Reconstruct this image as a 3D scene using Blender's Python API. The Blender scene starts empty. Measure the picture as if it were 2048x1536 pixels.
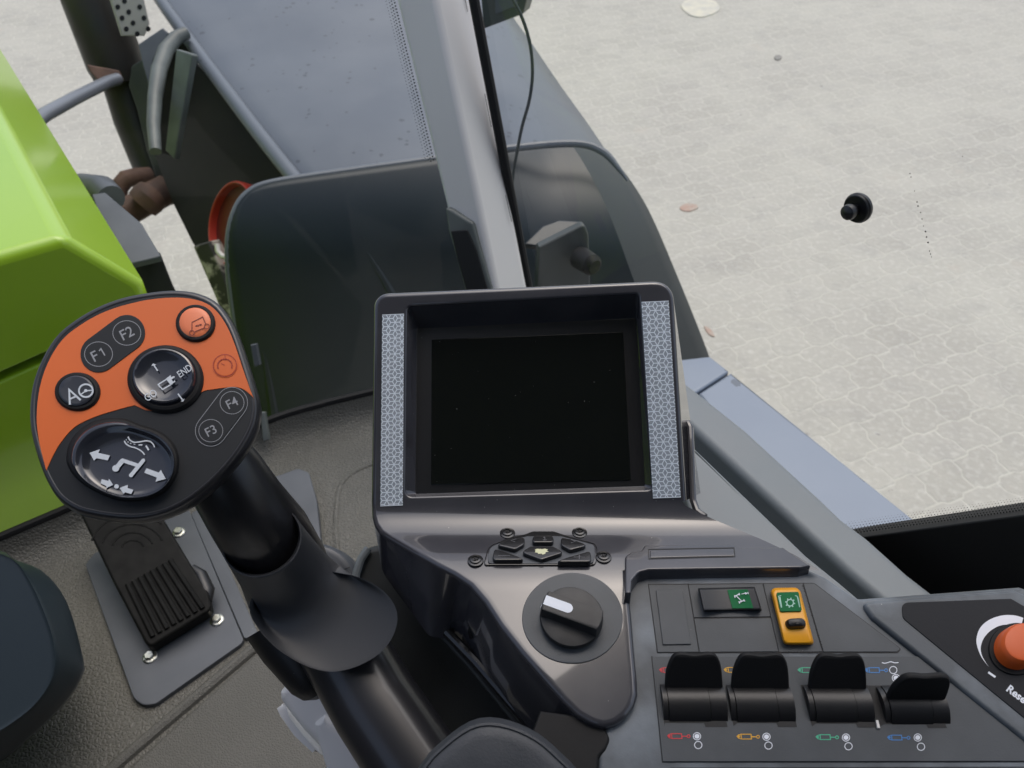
import bpy, bmesh, math, random
from mathutils import Vector, Matrix
from mathutils.geometry import tessellate_polygon
random.seed(7)
sc = bpy.context.scene
COL = sc.collection
rad = math.radians

# ------------------------------------------------------------------ camera, light, exposure
FPX = 1577.0                       # focal length for a 2048 px wide frame
PITCH = rad(42)
CAM = Vector((0, 0, 2.45))
cd = bpy.data.cameras.new('camera'); cam = bpy.data.objects.new('camera', cd); COL.objects.link(cam)
cam.location = CAM; cam.rotation_euler = (math.pi/2 - PITCH, 0, 0)
cd.sensor_width = 36; cd.lens = 36*FPX/2048; cd.clip_start = 0.02; cd.clip_end = 500
cd.dof.use_dof = True; cd.dof.focus_distance = 0.56; cd.dof.aperture_fstop = 15
sc.camera = cam

SUN_EL, SUN_AZ = 68, 25            # azimuth clockwise from +Y
w = bpy.data.worlds.new('World'); sc.world = w; w.use_nodes = True
nt = w.node_tree; nt.nodes.clear()
sky = nt.nodes.new('ShaderNodeTexSky'); sky.sky_type = 'NISHITA'; sky.sun_disc = False
sky.sun_elevation = rad(SUN_EL); sky.sun_rotation = rad(SUN_AZ)
sky.air_density = 1.0; sky.dust_density = 4.0; sky.ozone_density = 1.0
hs = nt.nodes.new('ShaderNodeHueSaturation'); hs.inputs['Saturation'].default_value = 0.78
bg = nt.nodes.new('ShaderNodeBackground'); bg.inputs['Strength'].default_value = 0.15
wo = nt.nodes.new('ShaderNodeOutputWorld')
nt.links.new(sky.outputs[0], hs.inputs['Color']); nt.links.new(hs.outputs[0], bg.inputs[0]); nt.links.new(bg.outputs[0], wo.inputs[0])
sl = bpy.data.lights.new('sun', 'SUN'); sun = bpy.data.objects.new('sun', sl); COL.objects.link(sun)
sl.energy = 0.55; sl.angle = rad(60); sl.color = (1.0, 0.985, 0.96)
sd = Vector((math.sin(rad(SUN_AZ))*math.cos(rad(SUN_EL)), math.cos(rad(SUN_AZ))*math.cos(rad(SUN_EL)), math.sin(rad(SUN_EL))))
sun.rotation_euler = sd.to_track_quat('Z', 'Y').to_euler()
sun.location = sd*50
sc.view_settings.view_transform = 'Standard'; sc.view_settings.look = 'None'
sc.view_settings.exposure = 0.44; sc.view_settings.gamma = 1.0; sc.view_settings.use_curve_mapping = False
sc.render.engine = 'CYCLES'
sc.cycles.use_denoising = True
sc.cycles.max_bounces = 10; sc.cycles.transparent_max_bounces = 16
sc.cycles.sample_clamp_indirect = 6.0

# ------------------------------------------------------------------ rays and planes
AX = Vector((0, math.cos(PITCH), -math.sin(PITCH)))
UPV = Vector((0, math.sin(PITCH), math.cos(PITCH)))
RT = Vector((1, 0, 0))
TH = rad(35)                                        # the tractor's heading, left of the camera's
TF = Vector((-math.sin(TH), math.cos(TH), 0)); TR = Vector((math.cos(TH), math.sin(TH), 0))
UZ = Vector((0, 0, 1))
def ray(px, py): return AX + RT*((px-1024)/FPX) + UPV*((768-py)/FPX)
def P(px, py, d): return CAM + ray(px, py)*d
def proj(p):
    v = p - CAM; d = v.dot(AX)
    return (1024 + FPX*v.dot(RT)/d, 768 - FPX*v.dot(UPV)/d, d)
class Plane:
    def __init__(s, p, n, fwd=None):
        s.p = Vector(p); s.n = Vector(n).normalized()
        ex = RT - s.n*RT.dot(s.n)
        if ex.length < .2: ex = AX - s.n*AX.dot(s.n)
        s.ex = ex.normalized(); s.ey = s.n.cross(s.ex).normalized()
    def at(s, px, py, h=0.0):
        r = ray(px, py)
        t = ((s.p + s.n*h) - CAM).dot(s.n)/r.dot(s.n)
        return CAM + r*t
    def uv(s, q): d = q - s.p; return (d.dot(s.ex), d.dot(s.ey))
    def xyz(s, u, v, h=0.0): return s.p + s.ex*u + s.ey*v + s.n*h
    def off(s, h): return Plane(s.p + s.n*h, s.n)
def nrm(el, az=0):
    e, a = rad(el), rad(az)
    return Vector((math.sin(a)*math.cos(e), -math.cos(a)*math.cos(e), math.sin(e)))
def plane_px(px, py, d, el, az=0): return Plane(P(px, py, d), nrm(el, az))
def plane3(a, b, c):
    n = (b-a).cross(c-a).normalized()
    if n.dot(CAM - a) < 0: n = -n
    return Plane(a, n)
def cr(x0, y0, s):                                   # crop pixels -> photo pixels
    return lambda *pts: [(x0 + p[0]/s, y0 + p[1]/s) + tuple(p[2:]) for p in pts]

# ------------------------------------------------------------------ 2-D outlines
def rpoly(pts, n=5):
    out = []; m = len(pts)
    for i, p in enumerate(pts):
        x, y = p[0], p[1]; r = p[2] if len(p) > 2 else 0
        if r <= 0: out.append((x, y)); continue
        a = Vector(pts[i-1][:2]) - Vector((x, y)); b = Vector(pts[(i+1) % m][:2]) - Vector((x, y))
        la, lb = a.length, b.length; a.normalize(); b.normalize()
        ang = a.angle(b); t = min(r/max(math.tan(ang/2), .05), la*.48, lb*.48)
        p0 = Vector((x, y)) + a*t; p2 = Vector((x, y)) + b*t
        for k in range(n+1):
            s = k/n
            q = p0*(1-s)**2 + Vector((x, y))*(2*s*(1-s)) + p2*s*s
            # pull the quadratic a little towards a circular arc
            out.append((q.x, q.y))
    return out
def catmull(pts, n=6, closed=True):
    pts = [Vector(p) for p in pts]; m = len(pts); out = []
    for i in range(m if closed else m-1):
        if closed: p0, p1, p2, p3 = pts[i-1], pts[i], pts[(i+1) % m], pts[(i+2) % m]
        else: p0, p1, p2, p3 = pts[max(i-1, 0)], pts[i], pts[i+1], pts[min(i+2, m-1)]
        for k in range(n):
            t = k/n
            out.append(.5*((2*p1) + (p2-p0)*t + (2*p0-5*p1+4*p2-p3)*t*t + (3*p1-p0-3*p2+p3)*t**3))
    if not closed: out.append(pts[-1])
    return [tuple(p) for p in out]
def resample(pts, n, closed=True):
    v = [Vector(p) for p in pts]
    if closed: v = v + [v[0]]
    L = [0]
    for a, b in zip(v, v[1:]): L.append(L[-1] + (b-a).length)
    out = []; j = 0
    for k in range(n):
        t = L[-1]*k/(n if closed else n-1)
        while j < len(L)-2 and L[j+1] < t: j += 1
        f = (t - L[j])/max(L[j+1]-L[j], 1e-12)
        out.append(tuple(v[j].lerp(v[j+1], min(f, 1))))
    return out
def ell(cx, cy, rx, ry, rot=0, n=40, a0=0, a1=360):
    c, s = math.cos(rad(rot)), math.sin(rad(rot)); out = []
    full = abs(a1-a0) >= 360
    for k in range(n if full else n+1):
        a = rad(a0 + (a1-a0)*k/n); x, y = rx*math.cos(a), ry*math.sin(a)
        out.append((cx + x*c - y*s, cy + x*s + y*c))
    return out
def area(p): return .5*sum(a[0]*b[1]-b[0]*a[1] for a, b in zip(p, p[1:]+p[:1]))
def offset(p, d):                                    # positive d grows a counter-clockwise outline
    m = len(p); out = []
    for i in range(m):
        a, b, c = Vector(p[i-1]), Vector(p[i]), Vector(p[(i+1) % m])
        e1, e2 = b-a, c-b
        if e1.length < 1e-9: e1 = e2
        if e2.length < 1e-9: e2 = e1
        e1.normalize(); e2.normalize()
        n1, n2 = Vector((e1.y, -e1.x)), Vector((e2.y, -e2.x))
        s = n1 + n2
        if s.length < 1e-6: s = n1
        s.normalize(); out.append(tuple(b + s*(d/max(s.dot(n1), .45))))
    return out

# ------------------------------------------------------------------ mesh builder
ORG = {}
class MB:
    def __init__(s): s.v = []; s.f = []; s.mark = None
    def add(s, p): s.v.append(Vector(p)); return len(s.v)-1
    def ring(s, pts): return [s.add(p) for p in pts]
    def bridge(s, a, b, closed=True):
        n = len(a)
        for i in range(n if closed else n-1):
            j = (i+1) % n
            s.f.append((a[i], a[j], b[j], b[i]))
    def cap(s, idx, holes=()):
        loops = [[s.v[i] for i in idx]] + [[s.v[i] for i in h] for h in holes]
        flat = list(idx) + [i for h in holes for i in h]
        for t in tessellate_polygon(loops):
            if len(set(t)) == 3: s.f.append(tuple(flat[i] for i in t))
    def plate(s, pts, pl, h=0., depth=.003, r=.0008, segs=3, hole=None, bottom=False):
        p2 = [pl.uv(pl.at(x, y, h)) for x, y in pts]
        if area(p2) < 0: p2.reverse()
        rings = []
        for k in range(segs+1):
            a = k/segs*math.pi/2
            rings.append(s.ring([pl.xyz(u, v, h - r*(1-math.cos(a))) for u, v in offset(p2, -r*(1-math.sin(a)))]))
        rings.append(s.ring([pl.xyz(u, v, h-depth) for u, v in p2]))
        holes = []
        if hole:
            h2 = [pl.uv(pl.at(x, y, h)) for x, y in hole]
            if area(h2) < 0: h2.reverse()
            hr = []
            for k in range(segs+1):
                a = k/segs*math.pi/2
                hr.append(s.ring([pl.xyz(u, v, h - r*(1-math.cos(a))) for u, v in offset(h2, r*(1-math.sin(a)))]))
            hr.append(s.ring([pl.xyz(u, v, h-depth) for u, v in h2]))
            for a, b in zip(hr, hr[1:]): s.bridge(a, b)
            holes = [hr[0]]
        s.cap(rings[0], holes)
        for a, b in zip(rings, rings[1:]): s.bridge(a, b)
        if bottom: s.cap(rings[-1])
        return s
    def loft_px(s, loops, pl, n=48, cap=True, bottom=False):   # loops: (outline px, height) first = top
        rs = [s.ring([pl.at(x, y, h) for x, y in resample(p, n)]) for p, h in loops]
        for a, b in zip(rs, rs[1:]): s.bridge(a, b)
        if cap: s.cap(rs[0])
        if bottom: s.cap(rs[-1])
        return s
    def lathe_out(s, pts, pl, prof, n=48, c=None):              # outline scaled about its centre: (scale, height)
        q = [pl.uv(pl.at(x, y)) for x, y in resample(pts, n)]
        cu = sum(a for a, b in q)/n; cv = sum(b for a, b in q)/n
        if c: cu, cv = pl.uv(pl.at(*c))
        rs = []
        for sc_, h in prof:
            if sc_ <= 0: rs.append(None); top = s.add(pl.xyz(cu, cv, h)); continue
            rs.append(s.ring([pl.xyz(cu+(u-cu)*sc_, cv+(v-cv)*sc_, h) for u, v in q]))
        for i, (a, b) in enumerate(zip(rs, rs[1:])):
            if a is None or b is None:
                o = b if a is None else a
                for k in range(n): s.f.append((o[k], o[(k+1) % n], top))
            else: s.bridge(a, b)
        if rs[0] is not None and prof[0][0] > 0 and rs[-1] is not None: s.cap(rs[0])
        return s
    def flat(s, pts, pl, h): s.cap(s.ring([pl.at(x, y, h) for x, y in pts])); return s
    def stroke(s, pts, wd, pl, h, closed=False):
        v = [Vector(p[:2]) for p in pts]; m = len(v); L = []; Rr = []
        for i in range(m):
            a = v[i-1] if (i or closed) else v[i]; c = v[(i+1) % m] if (i < m-1 or closed) else v[i]
            e1, e2 = v[i]-a, c-v[i]
            if e1.length < 1e-9: e1 = e2
            if e2.length < 1e-9: e2 = e1
            e1 = e1.normalized(); e2 = e2.normalized()
            n1 = Vector((-e1.y, e1.x)); t = n1 + Vector((-e2.y, e2.x))
            if t.length < 1e-6: t = n1
            t.normalize(); t *= wd/2/max(t.dot(n1), .5)
            L.append(pl.at(*(v[i]+t), h)); Rr.append(pl.at(*(v[i]-t), h))
        s.bridge(s.ring(L), s.ring(Rr), closed); return s
    def tube(s, pts, rs, n=14, caps=True, squash=None):
        pts = [Vector(p) for p in pts]; m = len(pts)
        if not isinstance(rs, (list, tuple)): rs = [rs]*m
        t0 = (pts[1]-pts[0]).normalized(); a = t0.orthogonal().normalized(); rr = []
        for i in range(m):
            t = (pts[min(i+1, m-1)] - pts[max(i-1, 0)]).normalized()
            a = (a - t*a.dot(t)).normalized(); b = t.cross(a)
            rr.append(s.ring([pts[i] + (a*math.cos(2*math.pi*k/n) + b*math.sin(2*math.pi*k/n))*rs[i] for k in range(n)]))
        for x, y in zip(rr, rr[1:]): s.bridge(x, y)
        if caps: s.cap(rr[0]); s.cap(rr[-1])
        return s
    def box(s, c, ax, ay, az, hx, hy, hz):
        c = Vector(c); q = []
        for sx, sy in ((-1, -1), (1, -1), (1, 1), (-1, 1)): q.append(ax*(sx*hx) + ay*(sy*hy))
        a = s.ring([c + d + az*hz for d in q]); b = s.ring([c + d - az*hz for d in q])
        s.cap(a); s.cap(b); s.bridge(a, b); return s
    def prism(s, pts3, vec):                                     # polygon of 3-D points pushed along vec
        a = s.ring(pts3); b = s.ring([Vector(p)+vec for p in pts3])
        s.cap(a); s.cap(b); s.bridge(a, b); return s
    def text(s, body, cx, cy, cap_h, ang, pl, h, aspect=1., shear=0., fat=0.):
        cu = bpy.data.curves.new('lettering', 'FONT'); cu.body = body; cu.align_x = 'CENTER'; cu.align_y = 'CENTER'
        cu.shear = shear; cu.offset = fat; cu.resolution_u = 3
        o = bpy.data.objects.new('lettering', cu); COL.objects.link(o)
        dg = bpy.context.evaluated_depsgraph_get(); dg.update()
        me = bpy.data.meshes.new_from_object(o.evaluated_get(dg))
        xs = [q.co.x for q in me.vertices]; ys = [q.co.y for q in me.vertices]
        mx, my = (min(xs)+max(xs))/2, (min(ys)+max(ys))/2; k = cap_h/(max(ys)-min(ys))
        c, sn = math.cos(rad(ang)), math.sin(rad(ang)); base = len(s.v)
        for q in me.vertices:
            x, y = (q.co.x-mx)*k*aspect, (q.co.y-my)*k
            s.add(pl.at(cx + x*c - y*sn, cy - (x*sn + y*c), h))
        for p in me.polygons: s.f.append(tuple(base+i for i in p.vertices))
        bpy.data.objects.remove(o); bpy.data.curves.remove(cu); bpy.data.meshes.remove(me)
        return s
    def build(s, name, mat, parent=None, label=None, cat=None, group=None, kind=None, angle=32, merge=0., bevel=0., wn=True, flat=False, solid=0., mat2=None):
        bm = bmesh.new()
        if parent is not None: o0 = ORG[parent.name]
        else:
            lo = Vector((min(q.x for q in s.v), min(q.y for q in s.v), min(q.z for q in s.v)))
            hi = Vector((max(q.x for q in s.v), max(q.y for q in s.v), max(q.z for q in s.v)))
            o0 = (lo+hi)/2; o0.z = lo.z
        vs = [bm.verts.new(q - o0) for q in s.v]
        for fi, f in enumerate(s.f):
            f = list(dict.fromkeys(f))
            if len(f) < 3: continue
            try:
                nf_ = bm.faces.new([vs[i] for i in f])
                if s.mark is not None and fi >= s.mark: nf_.material_index = 1
            except ValueError: pass
        if merge: bmesh.ops.remove_doubles(bm, verts=bm.verts, dist=merge)
        loose = [q for q in bm.verts if not q.link_faces]
        if loose: bmesh.ops.delete(bm, geom=loose, context='VERTS')
        bmesh.ops.recalc_face_normals(bm, faces=bm.faces)
        me = bpy.data.meshes.new(name); bm.to_mesh(me); bm.free()
        if not flat:
            for p in me.polygons: p.use_smooth = True
            me.set_sharp_from_angle(angle=rad(angle))
        me.materials.append(mat)
        if mat2: me.materials.append(mat2)
        ob = bpy.data.objects.new(name, me); COL.objects.link(ob)
        if parent is not None: ob.parent = parent
        else: ob.location = o0
        ORG[ob.name] = o0
        if solid:
            md = ob.modifiers.new('thickness', 'SOLIDIFY'); md.thickness = solid; md.offset = 0
        if bevel:
            md = ob.modifiers.new('bevel', 'BEVEL'); md.width = bevel; md.segments = 2; md.limit_method = 'ANGLE'; md.angle_limit = rad(35)
        if wn and not flat:
            md = ob.modifiers.new('weighted normals', 'WEIGHTED_NORMAL'); md.keep_sharp = True
        tag(ob, label, cat, group, kind)
        return ob
def tag(o, label=None, cat=None, group=None, kind=None):
    if label: o['label'] = label
    if cat: o['category'] = cat
    if group: o['group'] = group
    if kind: o['kind'] = kind
def thing(name, label, cat, loc, group=None):
    o = bpy.data.objects.new(name, None); COL.objects.link(o); o.location = loc; o.empty_display_size = .02
    ORG[o.name] = Vector(loc); tag(o, label, cat, group); return o
def dup(root, loc, label):
    def cp(o, parent):
        c = o.copy(); COL.objects.link(c); c.parent = parent
        ORG[c.name] = ORG[o.name]
        for ch in [x for x in bpy.data.objects if x.parent == o]: cp(ch, c)
        return c
    r = cp(root, None); r.location = loc; r['label'] = label; return r

# ------------------------------------------------------------------ materials
def lin(h):
    h = h.lstrip('#'); c = [int(h[i:i+2], 16)/255 for i in (0, 2, 4)]
    return tuple(x/12.92 if x <= .04045 else ((x+.055)/1.055)**2.4 for x in c)
def mat(name, base, rough=.5, metal=0., coat=0., coat_rough=.05, base2=None, nscale=6., ndetail=5., lohi=(.35, .65), rough2=None,
        bump=None, grain=None, specks=None, spots=None, spec=.5, emit=None):
    m = bpy.data.materials.new(name); m.use_nodes = True; t = m.node_tree; N = t.nodes; Lk = t.links
    b = N['Principled BSDF']
    b.inputs['Base Color'].default_value = (*base, 1); b.inputs['Roughness'].default_value = rough
    b.inputs['Metallic'].default_value = metal; b.inputs['Coat Weight'].default_value = coat
    b.inputs['Coat Roughness'].default_value = coat_rough; b.inputs['Specular IOR Level'].default_value = spec
    tc = N.new('ShaderNodeTexCoord'); co = tc.outputs['Object']
    col = None
    def noise(scale, det=4., dis=0.):
        n = N.new('ShaderNodeTexNoise'); n.inputs['Scale'].default_value = scale; n.inputs['Detail'].default_value = det
        n.inputs['Distortion'].default_value = dis; Lk.new(co, n.inputs['Vector']); return n.outputs['Fac']
    def mrange(v, a, c, lo=0., hi=1.):
        r = N.new('ShaderNodeMapRange'); Lk.new(v, r.inputs[0])
        for i, x in zip((1, 2, 3, 4), (a, c, lo, hi)): r.inputs[i].default_value = x
        return r.outputs[0]
    def mix(fac, a, c):
        x = N.new('ShaderNodeMix'); x.data_type = 'RGBA'
        Lk.new(fac, x.inputs[0])
        for v, i in ((a, 6), (c, 7)):
            if isinstance(v, tuple): x.inputs[i].default_value = (*v, 1)
            else: Lk.new(v, x.inputs[i])
        return x.outputs[2]
    def math2(op, a, c):
        x = N.new('ShaderNodeMath'); x.operation = op
        for v, i in ((a, 0), (c, 1)):
            if isinstance(v, (int, float)): x.inputs[i].default_value = v
            else: Lk.new(v, x.inputs[i])
        return x.outputs[0]
    col = tuple(base)
    if base2:
        f = mrange(noise(nscale, ndetail), *lohi); col = mix(f, col, tuple(base2))
        if rough2 is not None: Lk.new(mrange(f, 0, 1, rough, rough2), b.inputs['Roughness'])
    for item in (spots or []), (specks or []):
        for (scale, size, dens, c) in item:
            v = N.new('ShaderNodeTexVoronoi'); v.inputs['Scale'].default_value = scale; Lk.new(co, v.inputs['Vector'])
            sp = N.new('ShaderNodeSeparateColor'); Lk.new(v.outputs['Color'], sp.inputs[0])
            d = v.outputs['Distance']
            if item is spots:
                d = math2('ADD', d, math2('MULTIPLY', math2('SUBTRACT', noise(scale*3, 3), .5), size*1.6))
            near = math2('LESS_THAN', d, math2('MULTIPLY', sp.outputs[1], size))
            keep = math2('LESS_THAN', sp.outputs[0], dens)
            f = math2('MULTIPLY', near, keep)
            if item is spots: f = math2('MULTIPLY', math2('MULTIPLY', f, .6), math2('GREATER_THAN', noise(scale*.11, 2), .52))
            col = mix(f, col, c)
    if not isinstance(col, tuple): Lk.new(col, b.inputs['Base Color'])
    hgt = None
    if grain:                                        # (scale, strength, distance) leather-like cells
        v = N.new('ShaderNodeTexVoronoi'); v.feature = 'DISTANCE_TO_EDGE'; v.inputs['Scale'].default_value = grain[0]
        wv = N.new('ShaderNodeTexNoise'); wv.inputs['Scale'].default_value = grain[0]*.6; Lk.new(co, wv.inputs['Vector'])
        va = N.new('ShaderNodeVectorMath'); va.operation = 'MULTIPLY_ADD'; Lk.new(wv.outputs['Color'], va.inputs[0])
        k = .9/grain[0]; va.inputs[1].default_value = (k, k, k); Lk.new(co, va.inputs[2]); Lk.new(va.outputs[0], v.inputs['Vector'])
        hgt = mrange(v.outputs['Distance'], 0, .28); bs = (grain[1], grain[2])
    if bump:                                         # (scale, strength, distance)
        hn = noise(bump[0], 3)
        if hgt is None: hgt = hn; bs = (bump[1], bump[2])
        else: hgt = math2('ADD', hgt, math2('MULTIPLY', hn, .4))
    if hgt is not None:
        bp = N.new('ShaderNodeBump'); bp.inputs['Strength'].default_value = bs[0]; bp.inputs['Distance'].default_value = bs[1]
        Lk.new(hgt, bp.inputs['Height']); Lk.new(bp.outputs[0], b.inputs['Normal'])
        if coat and not grain and bump[1] < .12: Lk.new(bp.outputs[0], b.inputs['Coat Normal'])
    return m
DUST = (.35, .35, .34)
M = {}
M['gloss'] = mat('glossy_anthracite_plastic', (.037, .037, .044), .22, coat=.85, coat_rough=.04, spec=.4, base2=(.050, .050, .057), nscale=25, lohi=(.4, .75), rough2=.26,
                 bump=(9, .035, .004), specks=[(330, .09, .10, DUST)])
M['gloss_black'] = mat('glossy_black_plastic', (.010, .010, .011), .22, coat=.4, specks=[(420, .08, .06, DUST)])
M['screen'] = mat('dark_display_glass', (.0030, .0040, .0034), .12, spec=.3, specks=[(260, .07, .16, (.4, .4, .38)), (520, .07, .06, (.5, .5, .48))])
M['bezel'] = mat('matte_black_display_frame', (.006, .006, .007), .35, specks=[(420, .09, .12, DUST)])
M['matte'] = mat('matte_grey_plastic', (.052, .060, .068), .50, base2=(.088, .098, .108), nscale=14, ndetail=8, lohi=(.42, .8), bump=(900, .12, .0006),
                 specks=[(300, .07, .08, DUST)])  # cool light cast tinted into this grey, worn and panel too
M['worn'] = mat('worn_grey_plastic', (.060, .070, .080), .48, base2=(.19, .22, .25), nscale=19, ndetail=10, lohi=(.44, .74), bump=(700, .1, .0006),
                specks=[(260, .08, .10, DUST)])
M['panel'] = mat('dark_grey_switch_panel', (.036, .043, .050), .5, base2=(.052, .060, .068), nscale=30, ndetail=8, bump=(1100, .12, .0004), specks=[(300, .06, .10, DUST)])
M['label'] = mat('black_label_panel', (.009, .010, .013), .6, spec=.25, bump=(600, .15, .0005), specks=[(260, .05, .06, DUST)])
M['black'] = mat('satin_black_plastic', (.008, .008, .009), .38, bump=(800, .08, .0005), specks=[(380, .06, .05, DUST)])
M['rubber'] = mat('matte_black_rubber', (.008, .008, .0085), .6, spec=.25, bump=(500, .1, .0005))
M['pedal'] = mat('black_pedal_rubber', (.005, .005, .0045), .55, spec=.12, base2=(.010, .010, .009), nscale=60, specks=[(200, .06, .08, DUST)])
M['switch'] = mat('black_switch_plastic', (.013, .0135, .015), .45, bump=(900, .08, .0004), specks=[(380, .06, .05, DUST)])
M['deep'] = mat('deep_black', (.003, .003, .0035), .6)
M['knob'] = mat('soft_black_knob', (.016, .016, .0165), .5, base2=(.026, .026, .026), nscale=120, bump=(1400, .15, .0004), specks=[(420, .07, .07, DUST)])
M['grip'] = mat('satin_black_grip', (.009, .009, .0105), .33, base2=(.013, .013, .015), nscale=30, bump=(900, .05, .0004))
M['skirt'] = mat('soft_touch_black', (.030, .032, .036), .46, bump=(1600, .08, .0003), specks=[(260, .03, .06, DUST)])
M['head'] = mat('satin_dark_housing', (.016, .016, .019), .30, coat=.2)
M['orange'] = mat('orange_membrane', (.62, .115, .010), .45, base2=(.58, .106, .009), nscale=8, bump=(900, .04, .0003))
M['facedark'] = mat('charcoal_membrane', (.010, .012, .0145), .5, spec=.3, bump=(900, .05, .0003))
M['btn'] = mat('glossy_navy_button', (.010, .012, .019), .16, coat=.6, coat_rough=.03)
M['btn2'] = mat('satin_navy_button', (.018, .021, .029), .3)
M['obtn'] = mat('pale_orange_button', (.72, .19, .075), .4)
M['ink'] = mat('pale_print', (.52, .56, .60), .5)
M['inkgrey'] = mat('grey_print', (.25, .26, .28), .5)
M['inkdim'] = mat('faint_print', (.10, .10, .11), .5)
M['inkbrown'] = mat('brown_print', (.16, .02, .008), .5)
M['inkred'] = mat('dark_red_print', (.30, .022, .006), .5)
M['white'] = mat('white_print', (.72, .75, .80), .5)
M['red'] = mat('red_print', (.58, .03, .04), .5)
M['yellow'] = mat('yellow_print', (.68, .36, .02), .5)
M['green'] = mat('green_print', (.05, .42, .24), .5)
M['blue'] = mat('blue_print', (.04, .20, .50), .5)
M['lens'] = mat('green_lens', (.003, .125, .038), .5, spec=.15)
M['lensink'] = mat('pale_green_print', (.30, .55, .45), .4)
M['yplast'] = mat('yellow_plastic', (.80, .36, .012), .35, base2=(.74, .32, .010), nscale=60, bump=(300, .04, .0005))
M['oplast'] = mat('orange_reset_plastic', (.60, .095, .010), .48, base2=(.42, .045, .008), nscale=30, lohi=(.55, .8))
M['worn_ink'] = mat('worn_cream_print', (.62, .62, .40), .6)
M['tape'] = mat('grey_reflective_tape', (.29, .33, .365), .38, base2=(.33, .37, .41), nscale=60)
M['tapeline'] = mat('white_tape_lines', (.80, .86, .92), .4)
M['mat'] = mat('grained_floor_mat', (.098, .095, .081), .58, base2=(.124, .120, .103), nscale=5, grain=(190, .55, .0020), specks=[(60, .02, .12, (.6, .6, .6))])
M['matfine'] = mat('fine_floor_mat', (.086, .084, .073), .62, base2=(.103, .100, .088), nscale=5, grain=(300, .42, .0014), specks=[(60, .02, .12, (.6, .6, .6))])
M['steel'] = mat('dark_painted_steel', (.055, .062, .072), .42, base2=(.082, .090, .102), nscale=9, bump=(300, .06, .0008), specks=[(120, .04, .08, DUST)])
M['bolt'] = mat('zinc_bolt', (.62, .62, .56), .32, metal=1., base2=(.40, .40, .34), nscale=160, bump=(300, .3, .001))
M['teal'] = mat('dark_teal_plastic', (.013, .022, .028), .40, bump=(600, .06, .0008))
M['handle'] = mat('light_grey_plastic', (.74, .71, .68), .40, base2=(.68, .65, .62), nscale=12, specks=[(70, .03, .1, (.05, .05, .05))])
M['pad'] = mat('dark_soft_foam', (.030, .034, .040), .55, base2=(.045, .049, .055), nscale=40, bump=(700, .2, .001))
M['armdark'] = mat('dark_armrest_plastic', (.010, .012, .012), .58, base2=(.018, .021, .021), nscale=20, bump=(700, .12, .0006), specks=[(120, .06, .10, DUST)])
M['lime'] = mat('lime_green_paint', (.32, .51, .020), .36, coat=.7, coat_rough=.10, base2=(.30, .50, .018), nscale=3, spots=[(11, .05, .3, (.16, .30, .02))])
M['fender'] = mat('sky_sheen_fender_plastic', (.100, .113, .133), .30, spec=.45, base2=(.140, .155, .176), nscale=3.2, ndetail=7, lohi=(.35, .75), rough2=.46, bump=(5, .06, .02),
                  spots=[(48, .36, .35, (.03, .033, .037)), (20, .22, .30, (.035, .038, .042))])  # black plastic; the sky's pale sheen is mixed into its base
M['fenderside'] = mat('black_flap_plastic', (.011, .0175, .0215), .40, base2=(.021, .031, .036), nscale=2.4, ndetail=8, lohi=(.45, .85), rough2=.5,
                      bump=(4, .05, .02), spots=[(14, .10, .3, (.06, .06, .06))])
M['inner'] = mat('black_inner_panel', (.005, .0055, .0055), .5, base2=(.018, .015, .013), nscale=6, ndetail=8, lohi=(.55, .85), spec=.15)
M['trim'] = mat('light_grey_cab_trim', (.60, .59, .57), .55, base2=(.58, .57, .55), nscale=4, bump=(900, .06, .0004))
M['frame'] = mat('grey_cab_frame', (.165, .187, .200), .50, base2=(.18, .192, .20), nscale=9, ndetail=9, lohi=(.4, .75), bump=(260, .14, .001), specks=[(60, .18, .05, (.06, .065, .07))])  # frame grey carries the same cool light cast
M['tank'] = mat('sky_sheen_step_plastic', (.185, .222, .285), .25, base2=(.205, .243, .305), nscale=4, spots=[(20, .34, .5, (.04, .05, .06))])  # blue-grey sky reflection put into the base colour
M['exh'] = mat('sooty_exhaust_steel', (.035, .036, .034), .36, metal=.6, base2=(.05, .043, .037), nscale=8, ndetail=8, rough2=.6)
M['rust'] = mat('rusty_steel', (.16, .085, .062), .7, base2=(.075, .04, .03), nscale=14, ndetail=8, bump=(60, .4, .004))
M['guard'] = mat('beige_perforated_steel', (.42, .39, .34), .5)
M['pole'] = mat('grey_tube', (.20, .21, .235), .35, metal=.3)
M['bracket'] = mat('greenish_grey_steel', (.13, .145, .135), .45, base2=(.08, .09, .085), nscale=12)
M['bufferbox'] = mat('dark_green_grey_steel', (.040, .047, .046), .45, base2=(.055, .062, .060), nscale=12)
M['tyre'] = mat('dirty_tyre', (.016, .0155, .015), .65, base2=(.05, .045, .04), nscale=9, ndetail=9, lohi=(.5, .85))
M['hub'] = mat('red_hub_paint', (.34, .028, .014), .35)
M['hubdark'] = mat('dark_red_hub', (.10, .010, .009), .45)
M['muck'] = mat('muddy_axle_steel', (.03, .03, .028), .6, base2=(.42, .39, .34), nscale=18, ndetail=6, lohi=(.50, .58))
M['cable'] = mat('black_cable_rubber', (.026, .035, .038), .45)
M['headliner'] = mat('pale_headliner', (.30, .32, .35), .8)
M['seatfab'] = mat('dark_seat_fabric', (.05, .05, .05), .8)
M['leaf'] = mat('dry_red_leaf', (.40, .26, .20), .7, base2=(.40, .33, .27), nscale=30)
M['mortar'] = mat('pale_mortar', (.62, .58, .46), .8, base2=(.5, .48, .42), nscale=8)
M['dark_stone'] = mat('dark_grit', (.25, .24, .215), .8)

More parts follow.
